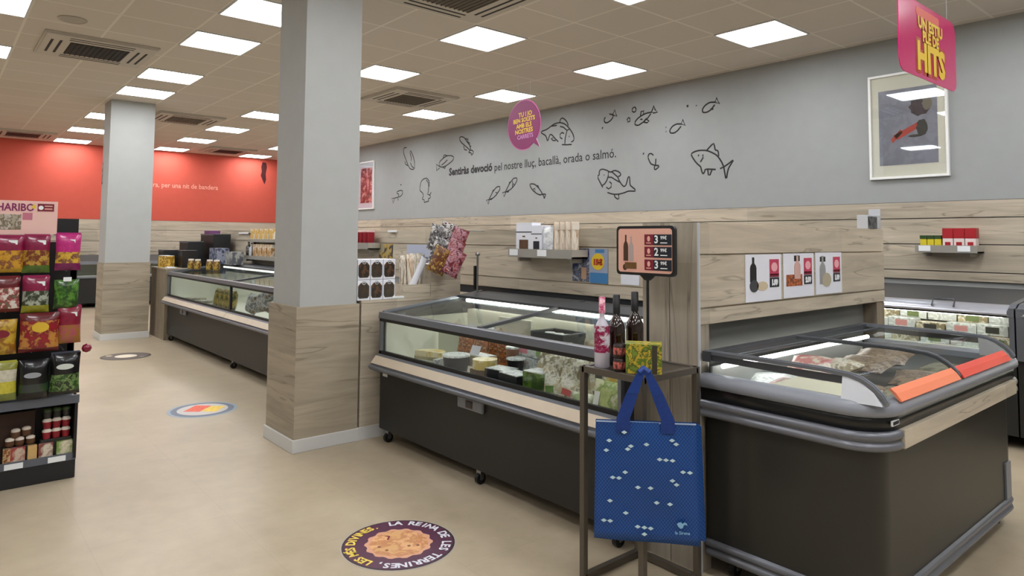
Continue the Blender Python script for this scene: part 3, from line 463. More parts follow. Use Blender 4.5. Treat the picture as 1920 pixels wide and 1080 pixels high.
loft(MB(), [(.02, .776), (.0, .784), (-.004, .80), (.0, .818), (.014, .832), (.035, .838), (.06, .834), (.07, .80), (.07, .70)], mat('rim_grey', (138, 141, 150), .35)).build('top_rim', t)
IL = mat('island_liner', (172, 174, 168), .5); b = loft(MB(), [(.072, .80), (.078, .45)], IL); b.poly([(x, y, .45) for x, y in outline(.078)], IL); b.box(-1.70, -1.69, 2.575, 4.075, .46, .86, mat('liner_grey', (150, 152, 150), .45))
b.build('inner_liner', t)
CP = [(-1.70, .928), (-1.4, .931), (-1.2, .930), (-1.10, .924), (-1.06, .914), (-1.02, .892), (-.99, .864), (-.975, .840)]
def curve_solid(mb, pts, th, y0, y1, m):
    p = [(x, y0, z) for x, z in pts]+[(x-.3*th, y0, z-th) for x, z in reversed(pts)]
    return mb.extrude(p, (0, y1-y0, 0), m, False)
for nm, ya, yb_ in (('end_rail', 2.535, 2.565), ('lid_divider', 3.285, 3.315), ('end_rail', 4.085, 4.115)):
    r = curve_solid(MB(), CP, .013, ya, yb_, DGREY if nm == 'lid_divider' else RAIL); curve_solid(r, [(x, z+.004) for x, z in CP], .004, ya+.012, yb_-.012, MGREY); r.build(nm, t)
MB().box(-1.71, -1.67, 2.53, 4.12, .885, .928, DGREY).build('back_rail', t)
MB().box(-1.70, -1.08, 4.12, 4.21, .80, .832, mat('rim_grey', (138, 141, 150), .35)).build('end_deck', t, bevel=.004)
for ya, yb_ in ((2.567, 3.283), (3.317, 4.083)):
    g = MB(); p = [(x, ya, z-.006) for x, z in CP]; q = [(x, yb_, z-.006) for x, z in CP]; n = len(p)
    g.add(p+q, [(i, i+1, n+i+1, n+i) for i in range(n-1)], GLD, True); g.build('curved_glass_lid', t)
    MB().tube([(-1.60, ya+.02, .915), (-1.60, yb_-.02, .915)], .006, RAIL, 6).build('lid_handle', t)
for ye, s in ((2.54, 1), (4.11, -1)):
    MB().extrude([(-1.69, ye, .914), (-1.12, ye, .911), (-1.12, ye, .884), (-1.69, ye, .890)], (0, .008, 0), DGREY).build('side_strip', t)
    MB().extrude([(-1.69, ye+.003, .889), (-1.12, ye+.003, .883), (-1.12, ye+.003, .835), (-1.69, ye+.003, .835)], (0, .004, 0), GL).build('side_glass', t)
    MB().extrude([(-1.125, ye-s*.02, .826), (-1.125, ye-s*.002, .914), (-1.085, ye-s*.002, .908), (-1.05, ye-s*.004, .893), (-1.015, ye-s*.006, .868), (-.985, ye-s*.012, .828)], (0, s*.03, 0), mat('corner_cap', (214, 217, 224), .35)).build('corner_cap', t, bevel=.006)
for ya, yb_, m in ((2.65, 3.28, mat('red_strip_lit', (250, 138, 96), .25, coat=.4)), (3.32, 4.01, mat('red_strip', (232, 70, 56), .25, coat=.4))):  # near strip is the same red, painted peach for light reflected on it
    MB().extrude([(-1.012, ya, .868), (-.975, ya, .830), (-.966, ya, .832), (-.985, ya, .857), (-1.005, ya, .874)], (0, yb_-ya, 0), m).build('handle_strip', t, bevel=.002)
MB().box(-.988, -.982, 2.60, 2.66, .750, .768, LABEL).box(-.9825, -.981, 2.605, 2.655, .753, .765, DARKN).build('maker_badge', t)
MB().box(-1.022, -1.012, 4.04, 4.12, .15, .32, MGREY).build('vent_plate', t)
MB().tube([(-1.655, 2.60, .862), (-1.655, 4.06, .862)], .011, emis('island_tube', (255, 255, 250), 5), 8).build('light_tube', t)
caster(t, -1.08, 2.62, .10); caster(t, -1.08, 4.12, .10); caster(t, -1.62, 2.62, .10); caster(t, -1.62, 4.03, .10)
# ================================================================ PACKED GOODS
def pkt(name, label, cat, m, c, w_, h, d, tilt=(0, 0, 0), group=None, lab=None, extra=None):
    """bag; c = centre"""
    from mathutils import Euler
    R = Euler([math.radians(a) for a in tilt]).to_matrix()
    t = thing(name, label, cat, (c[0], c[1], c[2]-h/2 if abs(tilt[0]) < 45 else c[2]-d/2), group)
    MB().pillow(c, w_, h, d, m, R).build('pouch', t)
    if lab:
        lm, lx, lz, lw, lh = lab
        pts = [Vector(c)+R@Vector((lx+sx*lw/2, -d*.5-.001, lz+sz*lh/2)) for sx, sz in ((-1, -1), (1, -1), (1, 1), (-1, 1))]
        MB().extrude([tuple(p) for p in pts], tuple(R@Vector((0, -.0012, 0))), lm).build('label', t)
    return t
def tub(label, c, r, h, mb_, ml, group=None, name='tub'):
    t = thing(name, label, 'tub', c, group)
    MB().lathe([(r*.82, 0), (r*.97, h*.9), (r, h*.93)], c, mb_).build('cup', t)
    MB().lathe([(r*1.03, h*.92), (r*1.04, h), (r*.98, h*1.03)], c, ml).build('lid', t)
    return t
def carton(label, x, y, z, w_, d, h, m, top=None, rz=0, name='carton', cat='box', group=None, band=None):
    t = thing(name, label, cat, (x, y, z), group)
    b = MB().box(x-w_/2, x+w_/2, y-d/2, y+d/2, z, z+h, m).build('box_body', t, bevel=.002)
    if top: MB().box(x-w_/2*.96, x+w_/2*.96, y-d/2*.96, y+d/2*.96, z+h, z+h+.004, top).build('top_film', t)
    if band: MB().box(x-w_*.22, x+w_*.22, y-d/2-.0012, y-d/2-.0002, z+h*.2, z+h*.8, band).build('label', t)
    t.rotation_euler = (0, 0, math.radians(rz))
    return t
MEAT = cells('meat_pack', [(130, 66, 26), (176, 100, 44), (96, 46, 20), (200, 140, 96)], 26); CREAMP = cells('cream_pack', [(240, 234, 212), (196, 180, 142), (244, 240, 226), (150, 136, 104)], 16)
WHITEP = cells('white_pack', [(238, 240, 236), (184, 190, 188), (244, 246, 242), (210, 214, 210)], 18); SALAD = cells('salad_pack', [(72, 104, 34), (120, 146, 62), (150, 170, 96), (52, 78, 26)], 34)
CHEESE = cells('cheese', [(226, 206, 140), (236, 222, 180), (214, 186, 100)], 12); RIND = mat('green_rind', (130, 140, 70), .5)
BLUEK = mat('blue_grey_tub', (26, 36, 58), .35); CLEARP = glass('clear_pack', (.93, .94, .92), .2)
Z0 = .526
# ---- chest near the column
carton('pale divider board at the left end of the near glass chest', -4.02, 2.86, Z0, .30, .012, .20, mat('pale_divider', (188, 192, 172), .35), name='divider_board', cat='divider')
tag(MB().extrude([(-4.02, 2.835, .735), (-3.95, 2.83, .735), (-3.95, 2.85, .775), (-4.02, 2.855, .775)], (0, .002, 0), PAPER).build('price_card'), 'white price card clipped on the pale board at the left end of the near chest', 'price card')
for i, (x, y, z, tl) in enumerate(((-3.86, 2.86, .63, 12), (-3.77, 2.84, .635, -6), (-3.68, 2.86, .63, 8), (-3.59, 2.83, .64, -10), (-3.50, 2.85, .645, 6), (-3.41, 2.86, .64, -4))):
    pkt('meat_packet', 'brown meat packet standing in the near chest, %s from the left in its row' % nth[i], 'food packet', MEAT, (x, y, z), (.12), .19, .05, (0, tl, 20), 'brown meat packets in the near chest')
def cheese(label, x, y, z, r, half=True, side=RIND):
    t = thing('cheese_piece', label, 'cheese', (x, y, z)); n = 16; a0 = .3
    arc = [(x+r*math.cos(a0+k*PI/n*(1 if half else 2)), y+r*math.sin(a0+k*PI/n*(1 if half else 2)), z) for k in range(n+(1 if half else 0))]
    MB().extrude(arc, (0, 0, .055), CHEESE).build('cheese_paste', t, bevel=.004)
    MB().extrude([(px*.999+x*.001, py*.999+y*.001, pz) for px, py, pz in arc], (0, 0, .02), side).build('rind', t)
    return t
cheese('half round of pale yellow cheese, leftmost behind the near chest glass', -3.80, 2.52, .60, .115)
cheese('thick cheese piece with green rind beside the dark tub', -3.22, 2.54, .63, .075, False)
carton('low clear tray under the leftmost half cheese in the near chest', -3.80, 2.55, Z0, .22, .16, .07, CLEARP, name='clear_tray', cat='tray')
carton('brown cardboard under the green rind cheese in the near chest', -3.22, 2.55, Z0, .14, .14, .10, BROWN, name='box_base', cat='box')
tub('dark blue tub with pale film lid next to the half cheese', (-3.50, 2.53, .56), .085, .115, BLUEK, WHITEP)
carton('white slim pack leaning left of the dark blue tub', -3.63, 2.50, .545, .03, .09, .09, WHITEP)
carton('pale egg box behind the dark blue tub', -3.40, 2.66, .60, .17, .10, .07, CREAMP, WHITEP)
for i, (x, y, z) in enumerate(((-3.32, 2.50, .705), (-3.62, 2.70, .79))):
    tag(MB().extrude([(x, y, z), (x+.075, y+.01, z), (x+.07, y+.035, z+.05), (x-.005, y+.025, z+.05)], (0, .0015, 0), PAPER).build('price_card'), ('white price card above the green rind cheese', 'white price card above the brown meat packets')[i], 'price card')
BT = mat('black_tray', (24, 26, 28), .35)
def tray(label, x, y, z, w_, d, h, body, top, rz=0): return carton(label, x, y, z, w_, d, h, body, top, rz, 'food_tray', 'tray')
tray('flat white topped tray left of the middle of the near chest', -3.05, 2.53, .60, .16, .12, .055, BT, WHITEP, 8)
tray('flat white topped black tray, middle front of the near chest', -2.89, 2.50, .59, .17, .12, .065, BT, WHITEP, -4)
tray('dark tray below the flat white topped trays of the near chest', -2.97, 2.52, Z0, .24, .12, .06, BT, DGREY, 0)
tray('black tray of green leaves with white film, middle front of the near chest', -2.72, 2.52, .60, .14, .12, .09, cells('salad_side', [(40, 50, 30), (98, 128, 44), (60, 84, 30)], 20), WHITEP, 4)
tray('second green leaf tray beneath the green leaf tray', -2.72, 2.53, Z0, .15, .12, .07, BT, GREENP, 0)
carton('white carton with a green side panel at mid height of the near chest', -2.93, 2.78, .70, .17, .12, .08, WHITEP, band=mat('green_side', (150, 176, 110), .5))
carton('white carton with a pink corner beside the green sided carton', -3.10, 2.80, .70, .16, .12, .07, WHITEP, band=mat('pink_corner', (230, 150, 160), .5))
carton('white round lidded pack beneath the two white cartons', -3.02, 2.80, .60, .36, .16, .095, WHITEP, mat('grey_lid', (160, 164, 162), .4))
tub('small white lidded tub behind the green rind cheese', (-3.19, 2.74, .64), .05, .10, mat('rose_cup', (176, 130, 110), .5), WHITEP)
tub('small white lidded tub at the left of the flat trays', (-3.08, 2.66, .62), .055, .075, BT, WHITEP)
for i, (x, y, z, w_, h, tl, m, l) in enumerate((
    (-2.62, 2.53, .67, .15, .24, -8, CREAMP, 'cream bag with red green foot, first of the cream bags in the near chest'),
    (-2.50, 2.54, .675, .15, .24, 10, CREAMP, 'cream bag second in the run of cream bags in the near chest'),
    (-2.38, 2.62, .71, .16, .25, -12, CREAMP, 'cream bag third in the run, leaning left, in the near chest'),
    (-2.24, 2.62, .71, .17, .25, 9, cells('yellow_spot_bag', [(236, 228, 204), (226, 200, 120), (216, 206, 180)], 9), 'cream bag with yellow spots near the right end of the near chest'),
    (-2.36, 2.49, .585, .15, .11, 0, cells('pale_green_bag', [(214, 216, 190), (150, 170, 110), (226, 226, 204)], 12), 'pale green low bag at the right front of the near chest'),
    (-2.19, 2.48, .63, .19, .19, 4, cells('green_ring_bag', [(92, 122, 40), (190, 200, 120), (126, 152, 60), (214, 212, 170)], 10), 'bright green bag at the right end of the near chest'))):
    pkt('food_bag', l, 'food bag', m, (x, y, z), w_, h, .075, (-12, tl, 10), lab=((mat('leaf_label', (90, 130, 50), .5), .0, -.06, .05, .035), (mat('red_label', (186, 60, 60), .5), .01, -.06, .055, .03), (mat('grey_label', (96, 92, 84), .5), .02, -.03, .04, .06), (mat('yellow_label', (226, 190, 80), .5), -.02, -.02, .035, .09), (mat('leaf_label', (90, 130, 50), .5), .02, 0, .05, .03), (mat('white_label', (232, 232, 224), .5), -.05, -.01, .03, .10))[i])
for i, (x, y, z, w_, h, tl, m, l) in enumerate((
    (-2.86, 2.72, .70, .15, .20, 8, CREAMP, 'cream pouch behind the flat white topped trays of the near chest'),
    (-2.74, 2.70, .72, .15, .20, -10, WHITEP, 'white pouch behind the green leaf tray of the near chest'),
    (-2.56, 2.76, .74, .16, .22, 6, cells('tan_pouch', [(196, 176, 140), (226, 214, 186), (160, 130, 96)], 12), 'tan pouch behind the cream bags, left one, in the near chest'),
    (-2.42, 2.80, .74, .16, .22, -8, CREAMP, 'cream pouch behind the cream bags, middle one, in the near chest'),
    (-2.26, 2.80, .75, .16, .22, 10, WHITEP, 'white pouch behind the cream bags, right one, in the near chest'))):
    pkt('food_bag', l, 'food bag', m, (x, y, z), w_, h, .07, (-16, tl, 8))
pkt('food_bag', 'small red spotted bag low among the cream bags of the near chest', 'food bag', cells('red_spot', [(214, 190, 170), (180, 60, 60), (226, 214, 200)], 16), (-2.47, 2.46, .565), .11, .07, .05, (0, 0, 5))
# grey price holder and baskets seen through the lids
t = thing('wire_basket', 'grey plastic basket of white packs seen through the right lid of the near chest', 'basket', (-3.0, 2.95, .62))
b = MB(); b.box(-3.14, -2.86, 2.83, 2.84, .70, .84, DGREY); b.box(-3.14, -3.13, 2.83, 3.03, .70, .84, DGREY); b.box(-2.87, -2.86, 2.83, 3.03, .70, .84, DGREY); b.box(-3.14, -2.86, 3.02, 3.03, .70, .84, DGREY); b.build('basket_wall', t, bevel=.01)
for i in range(3): tub('white cup in the grey basket of the near chest, %s from the left' % nth[i], (-3.07+i*.075, 2.93, .74), .032, .085, WHITEP, WHITEP, 'white cups in the grey basket')
pkt('food_packet', 'dark striped packets leaning under the left lid of the near chest', 'food packet', cells('striped', [(60, 70, 80), (200, 205, 210), (90, 96, 100)], 30), (-3.88, 3.02, .70), .20, .16, .06, (-30, 0, 30))
pkt('food_packet', 'long tan packet lying under the left lid of the near chest', 'food packet', cells('tanp', [(170, 140, 110), (200, 180, 150), (140, 108, 80)], 20), (-3.66, 3.0, .70), .10, .26, .05, (-50, 20, 30))
pkt('food_packet', 'white and pink packet under the right end of the near chest lids', 'food packet', cells('whitepink', [(236, 236, 232), (230, 180, 190), (216, 218, 214)], 10), (-2.30, 2.86, .80), .22, .12, .03, (-70, 0, 10))
carton('pale folded board standing under the left lid of the near chest', -3.55, 3.06, Z0, .34, .02, .33, LINER, name='divider_board', cat='divider')
# ---- far row chest
for i in range(4): pkt('food_bag', 'green and yellow bag behind the far chest glass, %s from the left' % nth[i], 'food bag', cells('far_green', [(108, 104, 40), (160, 140, 60), (70, 72, 40)], 18), (-8.35+i*.16, 2.60, .68), .18, .22, .08, (-8, 4*(-1)**i, 5))
for i in range(11): pkt('food_bag', 'frosty grey bag in the right half of the far chest, %s from the left' % nth[i], 'food bag', cells('frosty', [(150, 152, 150), (90, 92, 90), (186, 190, 186), (120, 104, 84)], 16), (-7.30+i*.20, 2.62+.03*(i % 2), .69+.03*(i % 3)), .2, .2, .1, (-10, 9*(-1)**i, 5))
for i in range(5): carton('pale low pack lying at the left end of the far chest, %s from the left' % nth[i], -9.7+i*.25, 2.66, Z0, .2, .2, .06+.02*(i % 2), cells('far_pale', [(150, 146, 128), (170, 168, 150), (128, 124, 108)], 10))
# ---- cream packs in the wall chest behind the island
k = 0
for row, (y, z, n, h) in enumerate(((5.80, .646, 9, .085), (5.84, .735, 8, .075), (5.97, .80, 9, .075))):
    for i in range(n):
        x = -1.46-i*.2-.04*(row % 2); hh = h*(1-.25*((i*7+row*3) % 3)/2)
        m = WHITEP if (i+row) % 3 else CREAMP; band = (mat('olive_band', (110, 124, 72), .5), mat('dark_band_print', (60, 60, 54), .5), None, mat('pink_band', (214, 150, 146), .5))[(i*2+row) % 4]
        carton('cream pack in the fish wall chest, %s row up, %s from the right' % (nth[row], nth[i]), x, y, z, .19, .12, hh, m, WHITEP if i % 2 else None, (i*5) % 7-3, band=band)
for i in range(4): pkt('food_bag', 'green bag in the chest at the right edge, %s from the left' % nth[i], 'food bag', SALAD, (-1.14+i*.2, 5.75, .75), .2, .22, .09, (-8, 5, 0))
# ---- island contents
tag(MB().box(-1.42, -1.10, 2.60, 2.80, .77, .822, mat('ivory_box', (226, 220, 196), .5)).box(-1.43, -1.09, 2.59, 2.81, .822, .829, mat('ivory_box', (226, 220, 196), .5)).build('flat_carton', bevel=.003), 'flat ivory carton just inside the left end of the island chest', 'carton')
CLP = cells('clear_meat', [(206, 204, 196), (170, 166, 156), (196, 120, 120), (226, 226, 220)], 22); BRN = cells('brown_meat', [(120, 96, 74), (158, 134, 106), (94, 76, 62), (170, 150, 128)], 18)
for i, (x, y, z, w_, h, rx, rz, m, l) in enumerate((
    (-1.57, 2.70, .70, .20, .16, -80, 20, CLP, 'clear packet with pink print at the back left of the island chest'),
    (-1.47, 2.78, .72, .18, .14, -75, -15, CLP, 'clear packet overlapping its neighbour, by the ivory carton in the island chest'),
    (-1.60, 2.92, .70, .22, .18, -78, 30, WHITEP, 'white packet right of the clear packets in the island chest'),
    (-1.52, 3.12, .77, .20, .16, -75, 12, cells('cream_tag', [(226, 206, 180), (206, 120, 120), (236, 226, 206)], 12), 'cream packet with red tag under the first island lid, on brown packs'),
    (-1.42, 3.18, .77, .18, .14, -78, -20, CREAMP, 'second cream packet beside the one with red tag under the first island lid'),
    (-1.30, 3.02, .70, .26, .22, -84, 10, BRN, 'large brown pack in the middle of the first island bay'),
    (-1.15, 3.12, .69, .22, .2, -84, -8, cells('olive_meat', [(120, 118, 88), (150, 146, 120), (96, 92, 70)], 16), 'olive pack near the front glass of the first island bay'),
    (-1.12, 2.92, .68, .18, .2, -84, 5, cells('dark_red', [(110, 24, 40), (150, 60, 66), (80, 20, 30)], 14), 'dark red pack under the nearer red handle strip of the island chest'),
    (-1.45, 3.50, .74, .26, .24, -84, 0, BRN, 'brown pack at the left of the second island bay'),
    (-1.20, 3.52, .70, .24, .24, -84, 12, BRN, 'brown pack near the front of the second island bay'),
    (-1.48, 3.80, .74, .26, .24, -84, 8, BRN, 'brown pack at the back right of the second island bay'),
    (-1.20, 3.84, .70, .26, .24, -84, -9, cells('olive_meat', [(120, 118, 88), (150, 146, 120), (96, 92, 70)], 16), 'olive brown pack at the front right of the second island bay'))):
    pkt('food_packet', l, 'food packet', m, (x, y, z+.06), w_, h, .05, (rx, 0, rz), lab=None)
tag(MB().box(-1.55, -1.08, 2.84, 3.98, .46, .72, mat('dark_stack', (96, 88, 76), .6, var=.2, vs=20)).build('pack_stack'), 'tight stack of brown packs filling the bottom of the island chest', 'packs', kind='stuff')
# ================================================================ SHELVES ON THE DIVIDER AND FISH WALL
def lip_shelf(label, x0, x1, yb, z, d, h=.05, tags=()):
    t = thing('wall_shelf', label, 'shelf', ((x0+x1)/2, yb-d/2, z))
    S = mat('shelf_silver', (176, 170, 158), .4)
    MB().box(x0, x1, yb-d, yb, z, z+.012, S).build('shelf_board', t)
    MB().box(x0, x1, yb-d-.004, yb-d, z, z+h, mat('clear_lip', (150, 146, 138), .3)).box(x0, x0+.004, yb-d, yb, z, z+h, S).box(x1-.004, x1, yb-d, yb, z, z+h, S).build('front_lip', t)
    for xx in (x0+.05, x1-.07): MB().box(xx, xx+.02, yb-d*.7, yb, z-.03, z, S).build('bracket', t)
    for a in tags: MB().box(a, a+.09, yb-d-.008, yb-d-.004, z+.012, z+h-.004, LABEL).build('price_label', t)
    return t
lip_shelf('small grey shelf on the divider wall holding white boxes and breadstick bags', -3.84, -3.19, 3.40, 1.268, .16, .06, (-3.82, -3.52))
def window_box(label, x, y, z, w_, d, h, win):
    t = thing('snack_box', label, 'box', (x, y, z))
    MB().box(x-w_/2, x+w_/2, y-d/2, y+d/2, z, z+h, PAPER).build('box_body', t, bevel=.002)
    MB().box(x-w_*.28, x+w_*.28, y-d/2-.002, y-d/2, z+h*.12, z+h*.48, win).build('window', t)
    MB().box(x-w_/2-.001, x+w_/2+.001, y-d/2-.0015, y-d/2, z+h*.70, z+h*.73, DGREY).box(x-w_*.08, x+w_*.08, y-d/2-.0015, y-d/2, z+h*.56, z+h*.6, BROWN).build('print', t)
    return t
window_box('larger white box with brown window on the divider shelf', -3.70, 3.31, 1.281, .17, .09, .235, BROWN)
window_box('smaller white box with dark window beside the larger white box', -3.565, 3.31, 1.281, .11, .09, .215, DARKN)
pkt('snack_bag', 'silver white upright bag in the middle of the divider shelf', 'snack bag', cells('silver_bag', [(226, 228, 232), (196, 198, 204), (236, 238, 240)], 20), (-3.455, 3.28, 1.385), .10, .20, .05)
BSK = cells('breadsticks', [(186, 150, 112), (226, 208, 184), (164, 124, 84), (236, 226, 210)], 5, stretch=(9, 9, 1))
for i in range(4): pkt('breadstick_bag', 'breadstick bag with pale crimped top on the divider shelf, %s from the left' % nth[i], 'snack bag', BSK, (-3.385+i*.055, 3.30, 1.40), .06, .235, .05, (0, 0, 55), 'breadstick bags on the divider shelf', lab=(mat('pale_top', (232, 222, 206), .5), 0, .088, .05, .05))
# red cups shelf further left on the divider
t = lip_shelf('wood fronted shelf of red cups just right of the near column', -6.55, -6.0, 3.40, 1.285, .14, .065)
for i in range(6):
    tub('red and white cup on the wood fronted shelf, %s from the right' % nth[i], (-6.05-i*.085, 3.32, 1.298), .036, .17, mat('deep_red', (150, 24, 40), .4), mat('rose_lid', (226, 190, 186), .5), 'red and white cups', name='cup')
# shelf on the fish wall
lip_shelf('small grey shelf on the fish wall above the right wall chest', -2.22, -1.76, 6.62, 1.31, .17, .062, (-2.19, -1.90))
for i in range(3):
    t = thing('snack_pack', 'yellow pack with green top on the fish wall shelf, %s from the left' % nth[i], 'packet', (-2.165+i*.055, 6.52, 1.323), 'yellow packs on the fish wall shelf')
    MB().box(-2.19+i*.055, -2.14+i*.055, 6.48, 6.56, 1.323, 1.425, mat('bright_yellow', (214, 196, 40), .4)).build('box_body', t, bevel=.003)
    MB().box(-2.191+i*.055, -2.139+i*.055, 6.478, 6.562, 1.425, 1.455, mat('dark_green', (40, 70, 24), .45)).build('lid', t)
for i in range(3):
    x = -1.98+i*.082
    t = thing('snack_pack', 'white pack with crimson top on the fish wall shelf, %s from the left' % nth[i], 'packet', (x, 6.52, 1.323), 'crimson topped packs on the fish wall shelf')
    MB().box(x-.038, x+.038, 6.48, 6.56, 1.323, 1.43, mat('pale_pink', (232, 214, 210), .5)).build('box_body', t, bevel=.003)
    MB().box(x-.04, x+.04, 6.478, 6.562, 1.43, 1.515, mat('crimson', (168, 22, 34), .4)).build('lid', t, bevel=.004)
    MB().box(x-.02, x+.02, 6.477, 6.4795, 1.36, 1.40, mat('crimson', (168, 22, 34), .4)).build('print', t)
# white price clips in the top groove
for l, y, x0, x1, z in (('white label clip in the groove right of the red cups', 3.388, -5.83, -5.68, 1.452), ('white label clip in the groove above the far chest, left one', 3.388, -11.0+.95, -9.95+.4, 1.44), ('white label clip in the groove above the far chest, right one', 3.388, -10.0+.35, -9.45, 1.44)):
    tag(MB().box(x0, x1, y-.01, y+.006, z, z+.02, LABEL).build('label_clip', bevel=.002), l, 'label')
# ================================================================ COUNTER GOODS: window boxes, breadsticks, hanging snack bags
def octobox(y, z, label, win):
    t = thing('cracker_box', label, 'box', (-4.42, y, z), 'white cracker boxes with octagonal windows')
    MB().box(-4.50, -4.345, y-.048, y+.048, z, z+.142, PAPER).build('box_body', t, bevel=.002)
    p = [(-.012, .014), (.03, .014), (.042, .03), (.042, .10), (.022, .122), (-.024, .122), (-.044, .10), (-.044, .03), (-.034, .014)]
    MB().extrude([(-4.3445, y+a, z+c) for a, c in p], (.0015, 0, 0), win).build('window', t)
    MB().tube([(-4.343, y+.014*math.cos(k*PI/5), z+.122+.012*math.sin(k*PI/5)) for k in range(10)], .003, LGREY, 5, closed=True).build('hang_ring', t)
for r in range(2):
    for c in range(3):
        octobox(2.335+c*.102, .959+r*.145, 'white cracker box with dark octagonal window, %s row, %s from the column' % (('bottom', 'top')[r], nth[c]), cells('cracker%d' % ((r+c) % 2), [(52, 34, 20), (96, 62, 34), (34, 26, 20)] if (r+c) % 2 else [(30, 26, 22), (72, 50, 30), (50, 44, 34)], 24))
tag(MB().box(-4.36, -4.334, 2.56, 2.66, .96, .975, LABEL).build('price_card', bevel=.002), 'white price label lying at the foot of the cracker boxes', 'price card')
PK = cells('bread_pack', [(216, 208, 192), (180, 168, 148), (232, 226, 214), (150, 130, 104)], 4, stretch=(9, 9, 1.4))
for i, (y, z, tl, m, l) in enumerate(((2.700, 1.12, -3, PK, 'upright breadstick pack nearest the cracker boxes'), (2.745, 1.13, -4, BSK, 'upright breadstick pack with brown sticks, second in the wood box'), (2.785, 1.12, 28, PAPER, 'white breadstick pack leaning across the wood box'), (2.81, 1.135, 3, PK, 'grey white breadstick pack behind the leaning one'), (2.845, 1.13, 5, cells('grey_pack', [(170, 170, 168), (206, 206, 204), (130, 132, 132)], 4, stretch=(9, 9, 1.4)), 'greyish breadstick pack at the right end of the wood box'), (2.76, 1.135, 2, PK, 'breadstick pack in the back of the wood box'))):
    pkt('breadstick_pack', l, 'snack pack', m, (-4.37 if tl > 20 else -4.42+.03*(i % 2), y, z), .06, .30, .05, (0, tl, 90), lab=None)
CH = [cells('chip_black', [(24, 18, 20), (40, 28, 30), (190, 186, 182), (90, 30, 34)], 18, hard=True), cells('chip_white', [(200, 196, 192), (120, 118, 118), (60, 54, 56), (226, 224, 222)], 16, hard=True), cells('chip_red', [(120, 22, 24), (90, 24, 40), (170, 120, 130), (140, 36, 26), (206, 190, 190)], 14, hard=True), cells('chip_gold', [(150, 110, 40), (96, 50, 24), (180, 150, 80)], 16, hard=True)]
HB = [(2.93, 1.40, 0, 'silver topped snack bag at the top of the hanging bunch', 1), (3.02, 1.42, 0, 'black snack bag at the top right of the hanging bunch', 0), (3.09, 1.38, 0, 'orange edged snack bag along the right edge of the hanging bunch', 2), (2.92, 1.30, 0, 'pink and white snack bag in the middle of the hanging bunch', 1), (3.02, 1.29, 0, 'red striped snack bag in the middle right of the hanging bunch', 2), (2.89, 1.235, 0, 'gold snack bag at the lower left of the hanging bunch', 3), (2.99, 1.215, 0, 'red snack bag at the foot of the hanging bunch', 2)]
for i, (y, z, a, l, c) in enumerate(HB): pkt('snack_bag', l, 'snack bag', CH[c], (-4.31+.045*(i//2), y, z), .14, .20, .045, (0, 14+i*2, 78))
t = thing('clip_strip', 'black hanging strip that holds the bunch of snack bags', 'clip strip', (-4.34, 3.03, 1.2)); MB().box(-4.345, -4.335, 3.10, 3.16, 1.20, 1.46, BLACK).build('strip', t); MB().tube([(-4.34, 3.13, 1.46), (-4.34, 3.395, 1.46)], .004, STEEL).build('hook', t)
t = thing('card_post', 'short silver post with black card clip at the back left of the near chest', 'post', (-4.16, 3.20, .99))
MB().tube([(-4.16, 3.20, .99), (-4.16, 3.20, 1.27)], .008, STEEL, 10).build('post', t); MB().lathe([(.004, 0), (.018, .006), (.018, .022), (.004, .03)], (-4.16, 3.20, 1.265), STEEL, 12).build('knob', t); MB().box(-4.19, -4.17, 3.185, 3.20, 1.01, 1.19, BLACK).build('card_clip', t)
# small posters on the divider
def flat(name, label, cat, org, right, w_, h, m, th=.003, up=(0, 0, 1), parts=()):
    """flat sheet; org = lower left corner; parts = (name, x, z, w, h, material) in sheet fractions"""
    r = Vector(right).normalized(); u = Vector(up).normalized(); n = r.cross(u); o = Vector(org)
    t = thing(name, label, cat, tuple(o+r*w_/2))
    MB().extrude([tuple(o), tuple(o+r*w_), tuple(o+r*w_+u*h), tuple(o+u*h)], tuple(n*th), m).build('sheet', t)
    for nm, shape, x, z, a, c, mm, txt in parts:
        b = MB(); q = o+r*(w_*x)+u*(h*z)+n*(th)
        if shape == 'r': b.extrude([tuple(q), tuple(q+r*w_*a), tuple(q+r*w_*a+u*h*c), tuple(q+u*h*c)], tuple(n*.0012), mm)
        elif shape == 'o': b.extrude([tuple(q+r*w_*a*math.cos(k*PI/12)+u*h*c*math.sin(k*PI/12)) for k in range(24)], tuple(n*.0016), mm)
        elif shape == 't': b.text(txt, tuple(q), r, u, h*c, mm, bold=.004 if a else 0, off=.003, sx=1)
        elif shape == 'b':   # bottle silhouette
            P_ = [(-.5, 0), (.5, 0), (.5, .55), (.42, .66), (.16, .76), (.16, 1), (-.16, 1), (-.16, .76), (-.42, .66), (-.5, .55)]
            b.extrude([tuple(q+r*w_*a*px+u*h*c*pz) for px, pz in P_], tuple(n*.0014), mm)
        b.build(nm, t)
    return t
flat('poster', 'blue poster with dark photo figure, left of the pair on the divider wall', 'poster', (-3.335, 3.398, 1.112), (1, 0, 0), .155, .225, cells('pic_blue', [(46, 60, 96), (180, 186, 200), (60, 44, 40), (120, 130, 156), (30, 40, 90)], 14), parts=[('photo_patch', 'r', .55, .08, .3, .35, mat('skin_tone', (200, 160, 130), .5), ''), ('photo_patch', 'o', .5, .78, .16, .1, mat('dark_hair', (56, 34, 28), .6), '')])
flat('poster', 'blue poster with yellow round price badge, right of the pair on the divider wall', 'poster', (-3.17, 3.398, 1.108), (1, 0, 0), .16, .23, mat('grey_blue', (150, 160, 182), .5), parts=[('blue_block', 'r', 0, 0, 1, .30, mat('mid_blue', (64, 124, 176), .5), ''), ('blue_block', 'r', .3, .88, .5, .1, mat('mid_blue', (64, 124, 176), .5), ''), ('round_badge', 'o', .45, .62, .36, .24, YEL, ''), ('price_text', 't', .45, .60, 1, .22, mat('brick_red', (176, 50, 40), .5), '15€')])
